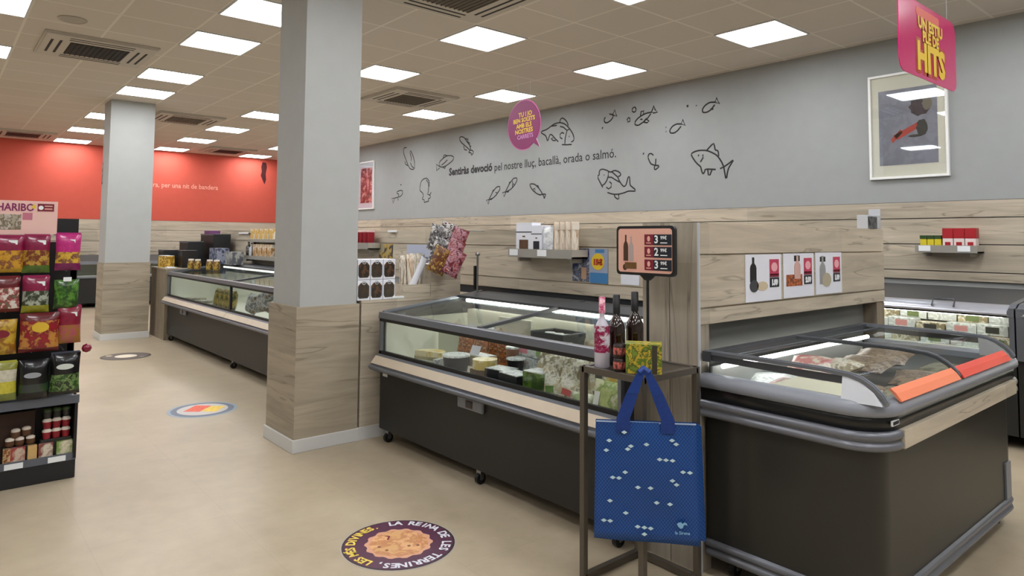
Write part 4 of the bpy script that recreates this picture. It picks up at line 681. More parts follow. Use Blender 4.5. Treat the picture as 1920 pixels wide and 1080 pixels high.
flat('notice_sheet', 'pale blank notice sheet behind the pole sign', 'notice', (-2.90, 3.398, 1.112), (1, 0, 0), .15, .10, PAPER)
flat('poster', 'small blue and gold poster partly behind the bread packs', 'poster', (-6.02, 3.398, 1.15), (1, 0, 0), .26, .19, cells('pic_blue2', [(120, 150, 190), (40, 44, 60), (196, 160, 60), (160, 156, 140)], 11))
flat('notice_sheet', 'pale blue sheet on the divider above the bread packs', 'notice', (-5.50, 3.398, 1.17), (1, 0, 0), .40, .17, mat('pale_blue', (180, 186, 206), .5), parts=[('dark_block', 'r', .45, .05, .45, .3, mat('slate', (90, 96, 120), .5), '')])
BDG = [('price_badge', 'r', .66, .55, .27, .34, mat('rose_red', (190, 60, 90), .5), ''), ('price_badge', 'o', .795, .72, .09, .10, mat('soft_pink', (232, 170, 176), .5), ''), ('price_badge', 'r', .66, .50, .27, .07, MAROON, ''), ('price_block', 'r', .66, .28, .27, .21, DARKN, '')]
fx = -1.7145
flat('price_sheet', 'price sheet with black pepper mill picture, first of three on the fascia', 'poster', (fx, 2.885, 1.112), (0, 1, 0), .325, .222, PAPER, parts=BDG+[('product_photo', 'b', .20, .42, .17, .52, BLACK, ''), ('product_photo', 'o', .22, .33, .12, .13, DGREY, ''), ('product_photo', 'o', .45, .32, .15, .10, mat('garlic', (206, 190, 160), .5), ''), ('price_text', 't', .79, .38, 1, .15, LABEL, '1,99')])
flat('price_sheet', 'price sheet with red spice box picture, second of three on the fascia', 'poster', (fx, 3.235, 1.114), (0, 1, 0), .315, .222, PAPER, parts=BDG+[('product_photo', 'b', .44, .42, .2, .52, mat('rose_glass', (210, 170, 160), .4), ''), ('product_photo', 'r', .34, .82, .18, .13, BLACK, ''), ('product_photo', 'r', .08, .26, .52, .26, cells('spice_red', [(150, 60, 44), (110, 50, 30), (186, 100, 50)], 50), ''), ('price_text', 't', .79, .38, 1, .15, LABEL, '2,99')])
flat('price_sheet', 'price sheet with clear jug picture, third of three on the fascia', 'poster', (fx, 3.573, 1.116), (0, 1, 0), .305, .222, PAPER, parts=BDG+[('product_photo', 'b', .25, .24, .22, .68, mat('grey_glass', (150, 150, 150), .4), ''), ('product_photo', 'r', .16, .78, .2, .12, BLACK, ''), ('product_photo', 'o', .40, .34, .17, .17, mat('jug_tan', (176, 166, 140), .5), ''), ('price_text', 't', .79, .38, 1, .15, LABEL, '1,99')])
t = thing('socket_bracket', 'light bracket with small dark screen on top of the fascia partition', 'bracket', (-1.79, 4.40, 1.44))
MB().box(-1.80, -1.73, 4.47, 4.475, 1.30, 1.60, LGREY).box(-1.80, -1.735, 4.30, 4.475, 1.477, 1.56, LGREY).build('plate', t, bevel=.002)
MB().box(-1.735, -1.722, 4.30, 4.40, 1.477, 1.55, cells('mini_screen', [(50, 54, 60), (90, 94, 100), (40, 42, 46)], 40)).build('screen', t)
# ================================================================ DISPLAY STAND, POLE SIGN, BOTTLES, TOTE BAG
SX0, SX1, SY0, SY1 = -1.99, -1.685, 2.095, 2.445
t = thing('display_stand', 'slim brown grey metal stand holding bottles in front of the partition', 'display stand', (-1.84, 2.27, 0))
for x, y in ((SX0, SY0), (SX1, SY0), (SX0, SY1), (SX1, SY1)): MB().box(x-.0125, x+.0125, y-.0125, y+.0125, 0, .875, BRONZE).build('leg', t, bevel=.002)
for z in (.008, .85):
    for a in ((SX0, SX1, SY0-.0125, SY0+.0125), (SX0, SX1, SY1-.0125, SY1+.0125)):
        if z > .1 or a[2] > 2.3: MB().box(a[0], a[1], a[2], a[3], z, z+.025, BRONZE).build('crossbar', t)
    for a in ((SX0-.0125, SX0+.0125, SY0, SY1), (SX1-.0125, SX1+.0125, SY0, SY1)): MB().box(*a, z, z+.025, BRONZE).build('crossbar', t)
MB().box(SX0+.01, SX1-.01, SY0+.01, SY1-.01, .862, .872, mat('dark_top', (70, 64, 56), .3, metal=.4)).build('shelf_plate', t)
# pole sign
t = thing('price_sign', 'rounded pink and black price sign on a thin black pole, standing on the display stand', 'sign', (-1.83, 2.36, .873))
yS = 2.36; k_ = yS/2.3
def rrect(x0, x1, z0, z1, r, y, n=5):
    p = []
    for cx, cz, a0 in ((x1-r, z0+r, -90), (x1-r, z1-r, 0), (x0+r, z1-r, 90), (x0+r, z0+r, 180)):
        p += [(cx+r*math.cos(math.radians(a0+90*i/n)), y, cz+r*math.sin(math.radians(a0+90*i/n))) for i in range(n+1)]
    return p
sx0, sx1, sz0, sz1 = -2.04, -1.725, 1.245, 1.46
MB().extrude(rrect(sx0, sx1, sz0, sz1, .018, yS), (0, .018, 0), BLACK).build('sign_frame', t, bevel=.002)
MB().extrude(rrect(sx0+.012, sx1-.012, sz0+.012, sz1-.012, .014, yS-.0015), (0, .0015, 0), PEACH).build('price_panel', t)
for i, (dg, z) in enumerate((('3', 1.400), ('2', 1.347), ('3', 1.292))):
    b = MB()
    b.box(-1.88, -1.832, yS-.003, yS-.0015, z-.023, z+.023, MAROON); b.box(-1.832, -1.738, yS-.003, yS-.0015, z-.023, z+.023, DARKN)
    b.box(-1.87, -1.845, yS-.0035, yS-.003, z-.016, z-.012, PEACH);
    b.extrude([(-1.857+.008*math.cos(a*PI/6), yS-.003, z+.004+.012*math.sin(a*PI/6)) for a in range(12)], (0, -.0006, 0), PEACH)
    b.text(dg, (-1.815, yS-.004, z), (1, 0, 0), (0, 0, 1), .046, LABEL, bold=.0012)
    b.text('99€', (-1.777, yS-.004, z+.008), (1, 0, 0), (0, 0, 1), .02, LABEL, bold=.0006)
    b.box(-1.795, -1.76, yS-.0036, yS-.003, z-.015, z-.011, LABEL)
    b.build('price_block', t)
b = MB()
def bot(b, x, z, w_, h, m): b.extrude([(x+w_*px, yS-.0015, z+h*pz) for px, pz in [(-.5, 0), (.5, 0), (.5, .55), (.42, .66), (.16, .76), (.16, 1), (-.16, 1), (-.16, .76), (-.42, .66), (-.5, .55)]], (0, -.001, 0), m)
bot(b, -1.985, 1.306, .026, .115, mat('bottle_brown', (70, 44, 24), .5)); bot(b, -1.955, 1.306, .026, .108, mat('bottle_grey', (176, 160, 156), .5))
b.box(-1.99, -1.925, yS-.003, yS-.0015, 1.272, 1.30, cells('wood_pic', [(70, 44, 22), (110, 80, 40)], 60)); b.extrude([(-1.99+.012*math.cos(a*PI/6), yS-.0015, 1.278+.014*math.sin(a*PI/6)) for a in range(12)], (0, -.001, 0), mat('bottle_brown', (70, 44, 24), .5))
b.build('product_print', t)
px = (sx0+sx1)/2+.01
MB().tube([(px, yS+.009, .873), (px, yS+.009, 1.25)], .006, BLACK, 10).build('pole', t)
MB().extrude([(px-.04, yS+.003, 1.247), (px+.04, yS+.003, 1.247), (px+.012, yS+.003, 1.225), (px-.012, yS+.003, 1.225)], (0, .012, 0), BLACK).build('pole_clamp', t)
# bottles
def bottle(name, label, x, y, h, r, glassm, label_m=None, cap=None, capm=None, body_l=(.12, .42)):
    z = .873; t = thing(name, label, 'bottle', (x, y, z))
    pr = [(r*.9, 0), (r, .006), (r, h*.50), (r*.93, h*.58), (r*.60, h*.66), (r*.36, h*.72), (r*.33, h*.94), (r*.37, h*.95), (r*.37, h)]
    MB().lathe(pr, (x, y, z), glassm, 24).build('bottle_glass', t)
    if label_m: MB().lathe([(r+.0008, h*body_l[0]), (r+.0012, h*body_l[1])], (x, y, z), label_m, 24, False).build('label', t)
    if cap: MB().lathe([(r*.42, h*(1-cap)), (r*.42, h*1.005), (r*.30, h*1.012)], (x, y, z), capm, 16).build('cap', t)
    return t
DB = mat('brown_bottle', (34, 18, 10), .12, spec=.7, coat=.5)
bottle('drink_bottle', 'clear bottle with magenta flower print and pink cap, on the left of the stand', -1.925, 2.135, .285, .032, mat('frosty_bottle', (196, 192, 204), .2, coat=.4), cells('flower_print', [(206, 202, 212), (130, 14, 60), (150, 28, 80), (214, 208, 216)], 22, .25, .3), .22, cells('pink_cap', [(226, 160, 180), (190, 60, 110), (236, 190, 200)], 45), (.22, .60))
bottle('wine_bottle', 'dark brown bottle directly right of the flower print bottle', -1.925, 2.225, .29, .036, DB, None, .26, BLACK)
bottle('wine_bottle', 'dark brown bottle farther back, behind the green snack box', -1.90, 2.315, .30, .037, DB, None, .26, BLACK)
t = thing('snack_box', 'green and yellow printed multipack box on the display stand', 'box', (-1.72, 2.17, .873))
GB = cells('green_box', [(62, 92, 24), (96, 120, 36), (214, 180, 60), (52, 78, 20), (120, 140, 50)], 24, .4)
b = MB(); c_, s_ = math.cos(math.radians(38)), math.sin(math.radians(38))
def rot(px_, py_): return (-1.748+px_*c_-py_*s_, 2.185+px_*s_+py_*c_)
b.extrude([(*rot(a, d), .874) for a, d in ((-.07, -.045), (.07, -.045), (.07, .045), (-.07, .045))], (0, 0, .115), GB); b.build('box_body', t, bevel=.003)
b = MB(); b.extrude([(*rot(a, d), .874) for a, d in ((.032, -.0465), (.052, -.0465), (.052, -.045), (.032, -.045))], (0, 0, .112), mat('dark_side_print', (60, 54, 40), .5)); b.build('side_print', t)
for i in range(2):
    c0 = rot(-.094, -.01); tag(MB().lathe([(.024, 0), (.026, .004), (.026, .05), (.022, .054)], (c0[0], c0[1], .874+i*.056), mat('can_dark', (40, 26, 22), .3, metal=.3), 18).lathe([(.0265, .012), (.0268, .04)], (c0[0], c0[1], .874+i*.056), cells('can_print', [(60, 20, 20), (206, 110, 100), (80, 30, 26)], 30), 18, False).build('food_can'), ('lower small dark can beside the green multipack', 'upper small dark can beside the green multipack')[i], 'can')
# tote bag hanging from the stand corner
a_ = math.radians(43); tr = Vector((math.cos(a_), math.sin(a_), 0)); tn = Vector((math.sin(a_), -math.cos(a_), 0)); T0 = Vector((-1.70, 2.07, 0))+tn*.020
def TP(r, z, d=0): return tuple(T0+tr*r+Vector((0, 0, z))+tn*d)
t = thing('tote_bag', 'blue patterned shopping tote bag hanging from the stand corner', 'bag', tuple(T0+Vector((0, 0, .29))))
def tote_mat():
    m, tt, b = new_mat('tote_blue'); b.inputs['Roughness'].default_value = .45
    g = nd(tt, 'ShaderNodeTexCoord'); mp = nd(tt, 'ShaderNodeMapping'); mp.inputs['Rotation'].default_value = (0, 0, -a_); mp.inputs['Scale'].default_value = (1, 1, 1)
    tt.links.new(g.outputs['Object'], mp.inputs[0])
    sp = nd(tt, 'ShaderNodeSeparateXYZ'); tt.links.new(mp.outputs[0], sp.inputs[0])
    def sn(o, f):
        k = nd(tt, 'ShaderNodeMath', operation='MULTIPLY'); k.inputs[1].default_value = f; tt.links.new(sp.outputs[o], k.inputs[0])
        s = nd(tt, 'ShaderNodeMath', operation='SINE'); tt.links.new(k.outputs[0], s.inputs[0]); return s
    s1, s2 = sn(0, 520), sn(2, 420)
    mu = nd(tt, 'ShaderNodeMath', operation='MULTIPLY'); tt.links.new(s1.outputs[0], mu.inputs[0]); tt.links.new(s2.outputs[0], mu.inputs[1])
    r = nd(tt, 'ShaderNodeValToRGB'); e = r.color_ramp.elements; e[0].position = .42; e[0].color = (*lin((4, 52, 120)), 1); e[1].position = .60; e[1].color = (*lin((24, 82, 150)), 1)
    ad = nd(tt, 'ShaderNodeMath', operation='MULTIPLY_ADD'); ad.inputs[1].default_value = .5; ad.inputs[2].default_value = .5; tt.links.new(mu.outputs[0], ad.inputs[0])
    tt.links.new(ad.outputs[0], r.inputs[0]); tt.links.new(r.outputs[0], b.inputs['Base Color']); return m
TM = tote_mat(); TB = mat('strap_blue', (6, 50, 124), .5, var=.1, vs=60)
# front sheet with soft bulge, back sheet, right gusset
b = MB(); V = []; F = []; n = 14
for side in (1, -1):
    for j in range(n+1):
        for i in range(n+1):
            u, v = i/n, j/n; r = -.148+.376*u+(.006*(1-v))*(u-.5)*2; z = .285+.432*v-.010*u*(1-v)
            bul = .012*math.sin(PI*u)*math.sin(PI*min(1, (1-v)*1.2+.05))+.003*math.sin(7*u+5*v)+.016
            V.append(TP(r, z, bul if side == 1 else -.006))
N = (n+1)**2
for sd in (0, 1):
    for j in range(n):
        for i in range(n):
            q = sd*N+j*(n+1)+i; f = (q, q+1, q+n+2, q+n+1); F.append(f if sd == 0 else f[::-1])
edge = [i for i in range(n+1)]+[(j)*(n+1)+n for j in range(1, n+1)]
for i in range(n): F.append((i+1, i, N+i, N+i+1))
for j in range(n): a1, a2 = j*(n+1)+n, (j+1)*(n+1)+n; F.append((a2, a1, N+a1, N+a2)); a1, a2 = j*(n+1), (j+1)*(n+1); F.append((a1, a2, N+a2, N+a1))
b.add(V, F, TM, True); b.build('bag_body', t)
MB().extrude([TP(.226, .29, .0), TP(.262, .275, -.03), TP(.247, .70, -.022), TP(.226, .715, 0)], tuple(tn*-.004), TM).build('side_gusset', t)
MB().extrude([TP(-.146, .713, .0175), TP(.222, .713, .0175), TP(.222, .7185, .0165), TP(-.146, .7185, .0165)], tuple(tn*.001), mat('seam_pale', (150, 170, 200), .6)).build('top_hem', t)
def straps():
    s = MB()
    for r0, z0, r1, z1 in ((-.046, .70, .022, .905), (.118, .70, .044, .905)):
        L_ = [(r0, z0-.02), (r0, z0+.03), (r0+(r1-r0)*.5, z0+(z1-z0)*.6), (r1, z1)]
        hw = .025
        for k in range(3):
            (a, za), (c, zc) = L_[k], L_[k+1]
            h0 = hw*(1 if k < 2 else .9); h1 = hw*(1 if k < 1 else .9 if k == 1 else .55)
            s.extrude([TP(a-h0, za, .024), TP(a+h0, za, .024), TP(c+h1, zc, .026-.004*k), TP(c-h1, zc, .026-.004*k)], tuple(tn*.003), TB)
    return s
straps().build('handle', t)
b = MB(); b.tube([TP(.012, .90, .02), TP(.033, .912, .01), TP(.054, .90, .02)], .012, TB, 8); b.tube([TP(.033, .905, .02), TP(.033, .905, -.03)], .014, TB, 8); b.build('handle_loop', t)
b = MB(); DIA = [(355, 199), (268, 250), (251, 307), (393, 278), (375, 296), (483, 265), (629, 236), (652, 257), (558, 348), (594, 350), (631, 352), (690, 415), (729, 417), (630, 467), (653, 489), (360, 430), (288, 463), (324, 465), (433, 514), (505, 515), (272, 598), (540, 597), (615, 602), (363, 664), (237, 712), (273, 714), (431, 739), (469, 742), (505, 745), (469, 780)]
for x, y in DIA:
    r = -.148+(x-190)/(775-190)*.374; z = .715-(y-145)/(822-145)*.428
    b.extrude([TP(r-.011, z, .030), TP(r, z-.0068, .030), TP(r+.011, z, .030), TP(r, z+.0068, .030)], tuple(tn*.0006), mat('pale_diamond', (190, 216, 224), .5))
b.build('diamond_print', t)
b = MB(); L0 = TP(.165, .352, .030)
lm = mat('logo_blue', (130, 180, 214), .5)
b.extrude([TP(.148+a*.001, .352+c*.001, .030) for a, c in ((0, 4), (6, 10), (16, 12), (20, 6), (28, 12), (36, 8), (38, 0), (30, 4), (24, 0), (22, -8), (14, -12), (6, -6))], tuple(tn*.0006), lm)
b.text('la Sirena', TP(.168, .325, .0296), tr, (0, 0, 1), .016, lm, bold=.0003); b.build('logo', t)
# ================================================================ FISH WALL: drawings, sentence, framed pictures
INK = mat('black_ink', (34, 34, 34), .6)
for lab, pls in FISH:
    b = MB()
    for pl in pls:
        cl = pl[0] == pl[-1]; p = [(x/1000, YW-.003, z/1000) for x, z in (pl[:-1] if cl else pl)]
        for _ in range(1 if len(p) > 5 else 0):   # one round of corner cutting
            q = []
            for i in range(len(p) if cl else len(p)-1):
                a, c = Vector(p[i]), Vector(p[(i+1) % len(p)]); q += [tuple(a*.78+c*.22), tuple(a*.22+c*.78)]
            p = q if cl else [p[0]]+q+[p[-1]]
        b.tube(p, .0085, INK, 4, closed=cl)
    for k, v in enumerate(b.v): b.v[k] = (v[0], YW-.0005-max(0, min(.002, (YW+.003-v[1])*.15)), v[2])
    tag(b.build('wall_drawing'), lab or 'upright', 'wall decal', 'black outline fish on the grey wall')
t = thing('wall_lettering', 'black sentence lettering across the grey wall among the fish drawings', 'lettering', (-7.5, YW, 2.5))
b = MB().text('Sentiràs devoció', (-9.46, YW-.001, 2.515), (1, 0, 0), (0, 0, 1), .172, INK, 'LEFT', .007, sx=1.02); b.build('bold_words', t)
b = MB().text('pel nostre lluç, bacallà, orada o salmó.', (-8.24, YW-.001, 2.505), (1, 0, 0), (0, 0, 1), .172, INK, 'LEFT', .0012, sx=.94); b.build('plain_words', t)
def frame(label, x0, x1, z0, z1, mx, mat_, pic, parts=()):
    t = thing('picture_frame', label, 'picture', ((x0+x1)/2, YW-.015, z0)); f = .022; y = YW
    b = MB()
    for a in ((x0, x1, z0, z0+f), (x0, x1, z1-f, z1), (x0, x0+f, z0+f, z1-f), (x1-f, x1, z0+f, z1-f)): b.box(a[0], a[1], y-.035, y-.001, a[2], a[3], mat('frame_white', (240, 240, 238), .45))
    b.build('frame', t, bevel=.003)
    MB().box(x0+f, x1-f, y-.015, y-.001, z0+f, z1-f, mat_).build('mount', t)
    MB().box(x0+mx[0], x1-mx[0], y-.017, y-.015, z0+mx[1], z1-mx[2], pic).build('print', t)
    b = MB(); any_ = False
    for kind, px, pz, a, c, m in parts:
        any_ = True
        X, Z = x0+(x1-x0)*px, z0+(z1-z0)*pz
        if kind == 'o': b.extrude([(X+a*math.cos(k*PI/9)*(1+.12*math.sin(3*k)), y-.017, Z+c*math.sin(k*PI/9)*(1+.1*math.cos(2*k))) for k in range(18)], (0, -.0008-.0002*len(b.v)/36, 0), m)
        else: b.extrude([(X-a, y-.017, Z-c*.5), (X-a*.7, y-.017, Z-c*1.2), (X+a, y-.017, Z+c*.6), (X+a*.7, y-.017, Z+c*1.2)], (0, -.0015, 0), m)
    if any_: b.build('motif', t)
    MB().box(x0+f, x1-f, y-.030, y-.028, z0+f, z1-f, glass('picture_glass', (.97, .98, .98), .12)).build('glass', t)
    return t
frame('large white framed still life print on the grey wall at the right', -2.645, -1.993, 1.967, 2.932, (.085, .125, .15), mat('ivory_mount', (238, 232, 214), .6), cells('lavender_grey', [(138, 138, 152), (146, 146, 160), (132, 132, 146)], 9),
      (('o', .66, .66, .085, .085, mat('onion', (64, 48, 60), .6, var=.4, vs=25)), ('o', .75, .68, .04, .06, mat('onion_skin', (130, 120, 104), .6)), ('s', .50, .44, .12, .06, mat('chili_red', (196, 60, 50), .5)), ('s', .36, .40, .05, .05, mat('chili_red', (196, 60, 50), .5)), ('o', .68, .46, .045, .075, mat('pot_black', (40, 42, 44), .5)), ('o', .60, .39, .06, .012, mat('pot_black', (40, 42, 44), .5))))
frame('narrow looking white framed pink print with dark red pattern, just right of the near column', -12.66, -12.0, 1.967, 2.93, (.10, .13, .13), PAPER, cells('pink_poster', [(222, 160, 158), (226, 168, 164), (150, 40, 60), (60, 20, 30)], 9))
# ---- red wall lettering and knife decal
b = MB().text('Prepara, per una nit de bandera', (XR+.001, 3.30, 2.51), (0, 1, 0), (0, 0, 1), .15, mat('pale_pink_ink', (246, 176, 158), .6), 'LEFT', .001, sx=.86)
tag(b.build('wall_lettering'), 'pale sentence lettering on the red wall', 'lettering')
kp = [(-.05, 0), (-.015, -.10), (.03, -.22), (.06, -.10), (.05, .05), (.07, .22), (.05, .33), (-.02, .34), (-.045, .22), (-.03, .10)]
tag(MB().extrude([(XR+.001, 5.98+a*1.2, 2.86+c*.95) for a, c in kp], (.002, 0, 0), mat('dark_red_ink', (70, 16, 18), .6)).build('wall_decal'), 'dark knife shaped decal high on the red wall by the near column', 'wall decal')
t = flat('framed_notice', 'small dark red notice on the side of the far column', 'notice', (-10.985, 1.7905, 2.12), (1, 0, 0), .06, .30, cells('notice_print', [(110, 60, 66), (60, 20, 30), (200, 190, 186)], 14))
# ================================================================ HANGING SIGNS
t = thing('hanging_sign', 'magenta rounded board with yellow lettering hanging over the island chest', 'sign', (-1.0, 3.12, 2.06))
def rry(x, y0, y1, z0, z1, r, n=6):
    p = []
    for cy, cz, a0 in ((y1-r, z0+r, -90), (y1-r, z1-r, 0), (y0+r, z1-r, 90), (y0+r, z0+r, 180)):
        p += [(x, cy+r*math.cos(math.radians(a0+90*i/n)), cz+r*math.sin(math.radians(a0+90*i/n))) for i in range(n+1)]
    return p
MB().extrude(rry(-1.004, 2.80, 3.445, 2.062, 2.372, .05), (.004, 0, 0), mat('hot_pink', (222, 24, 118), .18, coat=.6)).build('board', t)
MB().extrude(rry(-1.0, 2.98, 3.24, 2.315, 2.35, .017), (.001, 0, 0), mat('orange_red', (226, 84, 60), .4)).build('badge', t)
b = MB()
for s_, z, sz, sx_, bo in (('UN ESTIU', 2.287, .062, 1.05, .003), ('PLE DE', 2.236, .062, 1.0, .003), ('HITS', 2.145, .155, 1.0, .008)):
    b.text(s_, (-.9995, 3.135, z), (0, 1, 0), (0, 0, 1), sz, mat('sign_red_edge', (190, 60, 40), .4), bold=bo*2.6, off=.0002, sx=sx_)
    b.text(s_, (-.998, 3.135, z), (0, 1, 0), (0, 0, 1), sz, mat('sign_yellow', (246, 206, 40), .4), bold=bo, off=.0004, sx=sx_)
b.build('lettering', t)
for y in (2.9, 3.35): MB().tube([(-1.002, y, 2.37), (-1.002, y, CEIL-.002)], .0008, LGREY, 5).build('cord', t)
t = thing('speech_bubble_sign', 'purple speech bubble board with yellow lettering hanging before the fish wall', 'sign', (-5.44, 4.8, 2.36))
def bub(sc, y):
    p = []
    for k in range(40):
        a = 2*PI*k/40
        p.append((-5.455+.255*sc*math.cos(a), y, 2.625+.262*sc*math.sin(a)))
    q = []
    for i, v in enumerate(p):
        a = 360*i/40
        if 292 < a < 322: continue
        q.append(v)
        if 283 <= a <= 292: q += [(-5.30, y, 2.415), (-5.195, y, 2.36), (-5.255, y, 2.46)]
    return q
MB().extrude(bub(1.05, 4.803), (0, .003, 0), mat('pale_magenta_edge', (196, 90, 150), .4)).build('edge', t)
MB().extrude(bub(1.0, 4.798), (0, .005, 0), PURPLE).build('board', t)
b = MB()
for s_, z, sz, m_, dx in (('TU I JO', 2.735, .068, YEL, .02), ('BEN SOLETS', 2.675, .064, YEL, 0), ('AMB ELS', 2.615, .066, YEL, 0), ('NOSTRES', 2.555, .068, YEL, 0), ('CARRETS', 2.495, .062, mat('lilac_ink', (190, 130, 180), .5), .02)):
    b.text(s_, (-5.445+dx, 4.797, z), Vector((1, 0, .04)), (-.04, 0, 1), sz, m_, bold=.002)
b.build('lettering', t)
for x in (-5.55, -5.35): MB().tube([(x, 4.8, 2.86), (x, 4.8, CEIL-.002)], .0008, LGREY, 5).build('cord', t)
# ================================================================ FLOOR STICKERS
def disc(c, r, z, m, b=None, n=48, ry=None): return (b or MB()).extrude([(c[0]+r*math.cos(2*PI*k/n), c[1]+(ry or r)*math.sin(2*PI*k/n), z) for k in range(n)], (0, 0, .0006), m)
C1 = (-2.772, 1.694)
t = thing('floor_sticker', 'round purple floor sticker with ring lettering and a pastry photo, nearest to the viewer', 'floor sticker', (*C1, 0))
b = disc(C1, .262, .0006, mat('sticker_grey_edge', (178, 170, 160), .5)); disc(C1, .256, .0012, mat('sticker_dark_rim', (48, 40, 42), .4), b); disc(C1, .248, .0018, mat('sticker_plum', (84, 40, 66), .4), b); b.build('base_disc', t)
b = MB()
def ring_text(b, s, a0, a1, r, size, m, c=C1):
    n = len(s)
    for i, ch in enumerate(s):
        if ch == ' ': continue
        a = math.radians(a0+(a1-a0)*(i+.5)/n); p = (c[0]+r*math.cos(a), c[1]+r*math.sin(a), .0026)
        b.text(ch, p, (math.sin(a), -math.cos(a), 0), (math.cos(a), math.sin(a), 0), size, m, bold=.002)
WI = mat('sticker_white_ink', (222, 224, 232), .5)
ring_text(b, 'LA REINA DE LES TERRINES,', 163, -58, .216, .058, WI); ring_text(b, 'LES MÉS DIVINES.', -64, -184, .216, .058, mat('sticker_yellow_ink', (234, 206, 90), .5)); b.build('ring_lettering', t)
bl = lambda r0, w0, k0, ph: [(C1[0]+r0*(1+w0*math.sin(k0*a+ph))*math.cos(a), C1[1]+r0*(1+w0*math.sin(k0*a+ph))*math.sin(a), .0026) for a in [2*PI*k/60 for k in range(60)]]
b = MB().extrude(bl(.150, .045, 14, 0), (0, 0, .0005), mat('pastry_rim', (214, 160, 130), .5)); b.extrude([(x, y, .0032) for x, y, _ in bl(.132, .03, 9, 1)], (0, 0, .0005), cells('pastry', [(206, 150, 96), (226, 176, 124), (190, 124, 80), (214, 166, 110)], 9))
b.extrude([(C1[0]-.10+.008*k, C1[1]-.005+.01*math.sin(k), .0038) for k in range(6)]+[(C1[0]-.10+.008*k, C1[1]-.016+.01*math.sin(k), .0038) for k in reversed(range(6))], (0, 0, .0005), MAROON)
for a, d in ((.055, .02), (.075, .055), (-.02, -.09), (.03, -.08)): disc((C1[0]+a, C1[1]+d), .008, .0038, mat('pastry_dark', (130, 84, 60), .5), b, 10)
b.build('pastry_photo', t)
C2 = (-5.883, 1.736)
t = thing('floor_sticker', 'round blue edged floor sticker with red and yellow food photo, middle of the aisle', 'floor sticker', (*C2, 0))
b = disc(C2, .262, .0006, mat('sticker2_edge', (150, 164, 176), .5)); disc(C2, .235, .0014, mat('sticker2_ring', (104, 112, 128), .5), b); disc(C2, .19, .0022, mat('sticker2_pale', (196, 190, 186), .5), b); b.build('base_disc', t)
def seg(c, px, py, w_, h, z, m, ang, b):
    ca, sa = math.cos(ang), math.sin(ang)
    return b.extrude([(c[0]+(px+a)*ca-(py+d)*sa, c[1]+(px+a)*sa+(py+d)*ca, z) for a, d in ((-w_, -h), (w_, -h), (w_*1.1, h), (-w_*.9, h))], (0, 0, .0005), m)
va = math.atan2(Rv.y, Rv.x)
b = MB(); seg(C2, -.055, .02, .065, .10, .003, mat('st_red', (226, 92, 60), .5, var=.2, vs=40), va, b); seg(C2, .075, .02, .06, .09, .003, mat('st_yellow', (232, 196, 70), .5, var=.15, vs=40), va, b); b.build('food_photo', t)
C3 = (-9.017, 1.789)
t = thing('floor_sticker', 'farthest round floor sticker, dark rim with pale plate, by the far column', 'floor sticker', (*C3, 0))
b = disc(C3, .262, .0006, mat('sticker3_rim', (74, 66, 60), .5)); disc(C3, .238, .0012, mat('sticker3_mid', (104, 94, 90), .5), b); b.build('base_disc', t)
disc(C3, .115, .0022, mat('st_plate', (232, 220, 198), .5)).build('plate_photo', t)
b = MB(); disc((C3[0]-.12, C3[1]-.15), .035, .0022, mat('st_cream', (216, 200, 170), .5), b); disc((C3[0]+.13, C3[1]+.14), .03, .0022, mat('st_grey', (150, 146, 146), .5), b); b.build('small_motif', t)
# ================================================================ CANDY RACK (left foreground)
CX = -4.65
t = thing('candy_rack', 'black sweets display rack with hanging bags at the left edge', 'display rack', (-4.9, .2, 0))
MB().box(-5.20, CX-.06, -.55, .695, 0, .115, mat('rack_base', (26, 28, 32), .4)).build('base', t, bevel=.004)
MB().box(-5.20, -4.90, -.55, .69, .115, 1.36, BLACK).build('back_board', t)
MB().box(-4.93, -4.90, .655, .685, .44, 1.50, BLACK).box(-4.90, -4.885, .56, .685, 1.40, 1.50, BLACK).build('upright', t)
MB().box(-4.90, CX-.05, .68, .695, .115, .47, BLACK).build('side_panel', t)
MB().box(-5.18, CX-.02, -.55, .695, .44, .47, mat('rack_shelf', (64, 66, 72), .4)).build('shelf', t, bevel=.002)
MB().box(CX-.025, CX-.015, -.55, .695, .436, .482, mat('rack_lip', (92, 96, 106), .35)).build('shelf_lip', t)
MB().box(CX-.065, CX-.055, -.55, .695, .105, .145, mat('rack_lip', (92, 96, 106), .35)).build('lower_lip', t)
for y in (.36, .56): MB().box(CX-.055, CX-.052, y, y+.085, .108, .138, LABEL).build('price_label', t)
for z in (1.395, 1.185, .965, .735):
    for y in (.33, .455, .605): MB().tube([(-4.90, y, z+.012), (CX-.02, y, z+.012)], .003, STEEL, 6).build('hook', t)
b = MB().box(CX-.02, CX-.015, -.10, .548, 1.405, 1.592, mat('header_pink', (232, 190, 180), .5)); b.build('header_board', t)
h = MB().text('HARIBO', (CX-.014, .352, 1.553), (0, 1, 0), (0, 0, 1), .058, PURPLE, bold=.0015, off=.0006, sx=.82)
h.box(CX-.015, CX-.0135, .452, .53, 1.535, 1.578, MAROON); h.box(CX-.0134, CX-.013, .485, .522, 1.562, 1.568, PEACH); h.box(CX-.0134, CX-.013, .485, .522, 1.546, 1.552, PEACH); h.extrude([(CX-.0134, .468+.012*math.cos(k*PI/6), 1.555+.012*math.sin(k*PI/6)) for k in range(12)], (.0004, 0, 0), LABEL)
h.box(CX-.015, CX-.0136, .28, .38, 1.43, 1.515, cells('header_photo', [(130, 120, 90), (170, 160, 140), (90, 74, 40), (190, 180, 170)], 30)); h.box(CX-.015, CX-.0136, .385, .43, 1.485, 1.525, mat('rose_print', (190, 110, 130), .5)); h.extrude([(CX-.0134, .435+.009*math.cos(k*PI/6), 1.56+.012*math.sin(k*PI/6)) for k in range(12)], (.0004, 0, 0), YEL)
h.build('header_print', t)
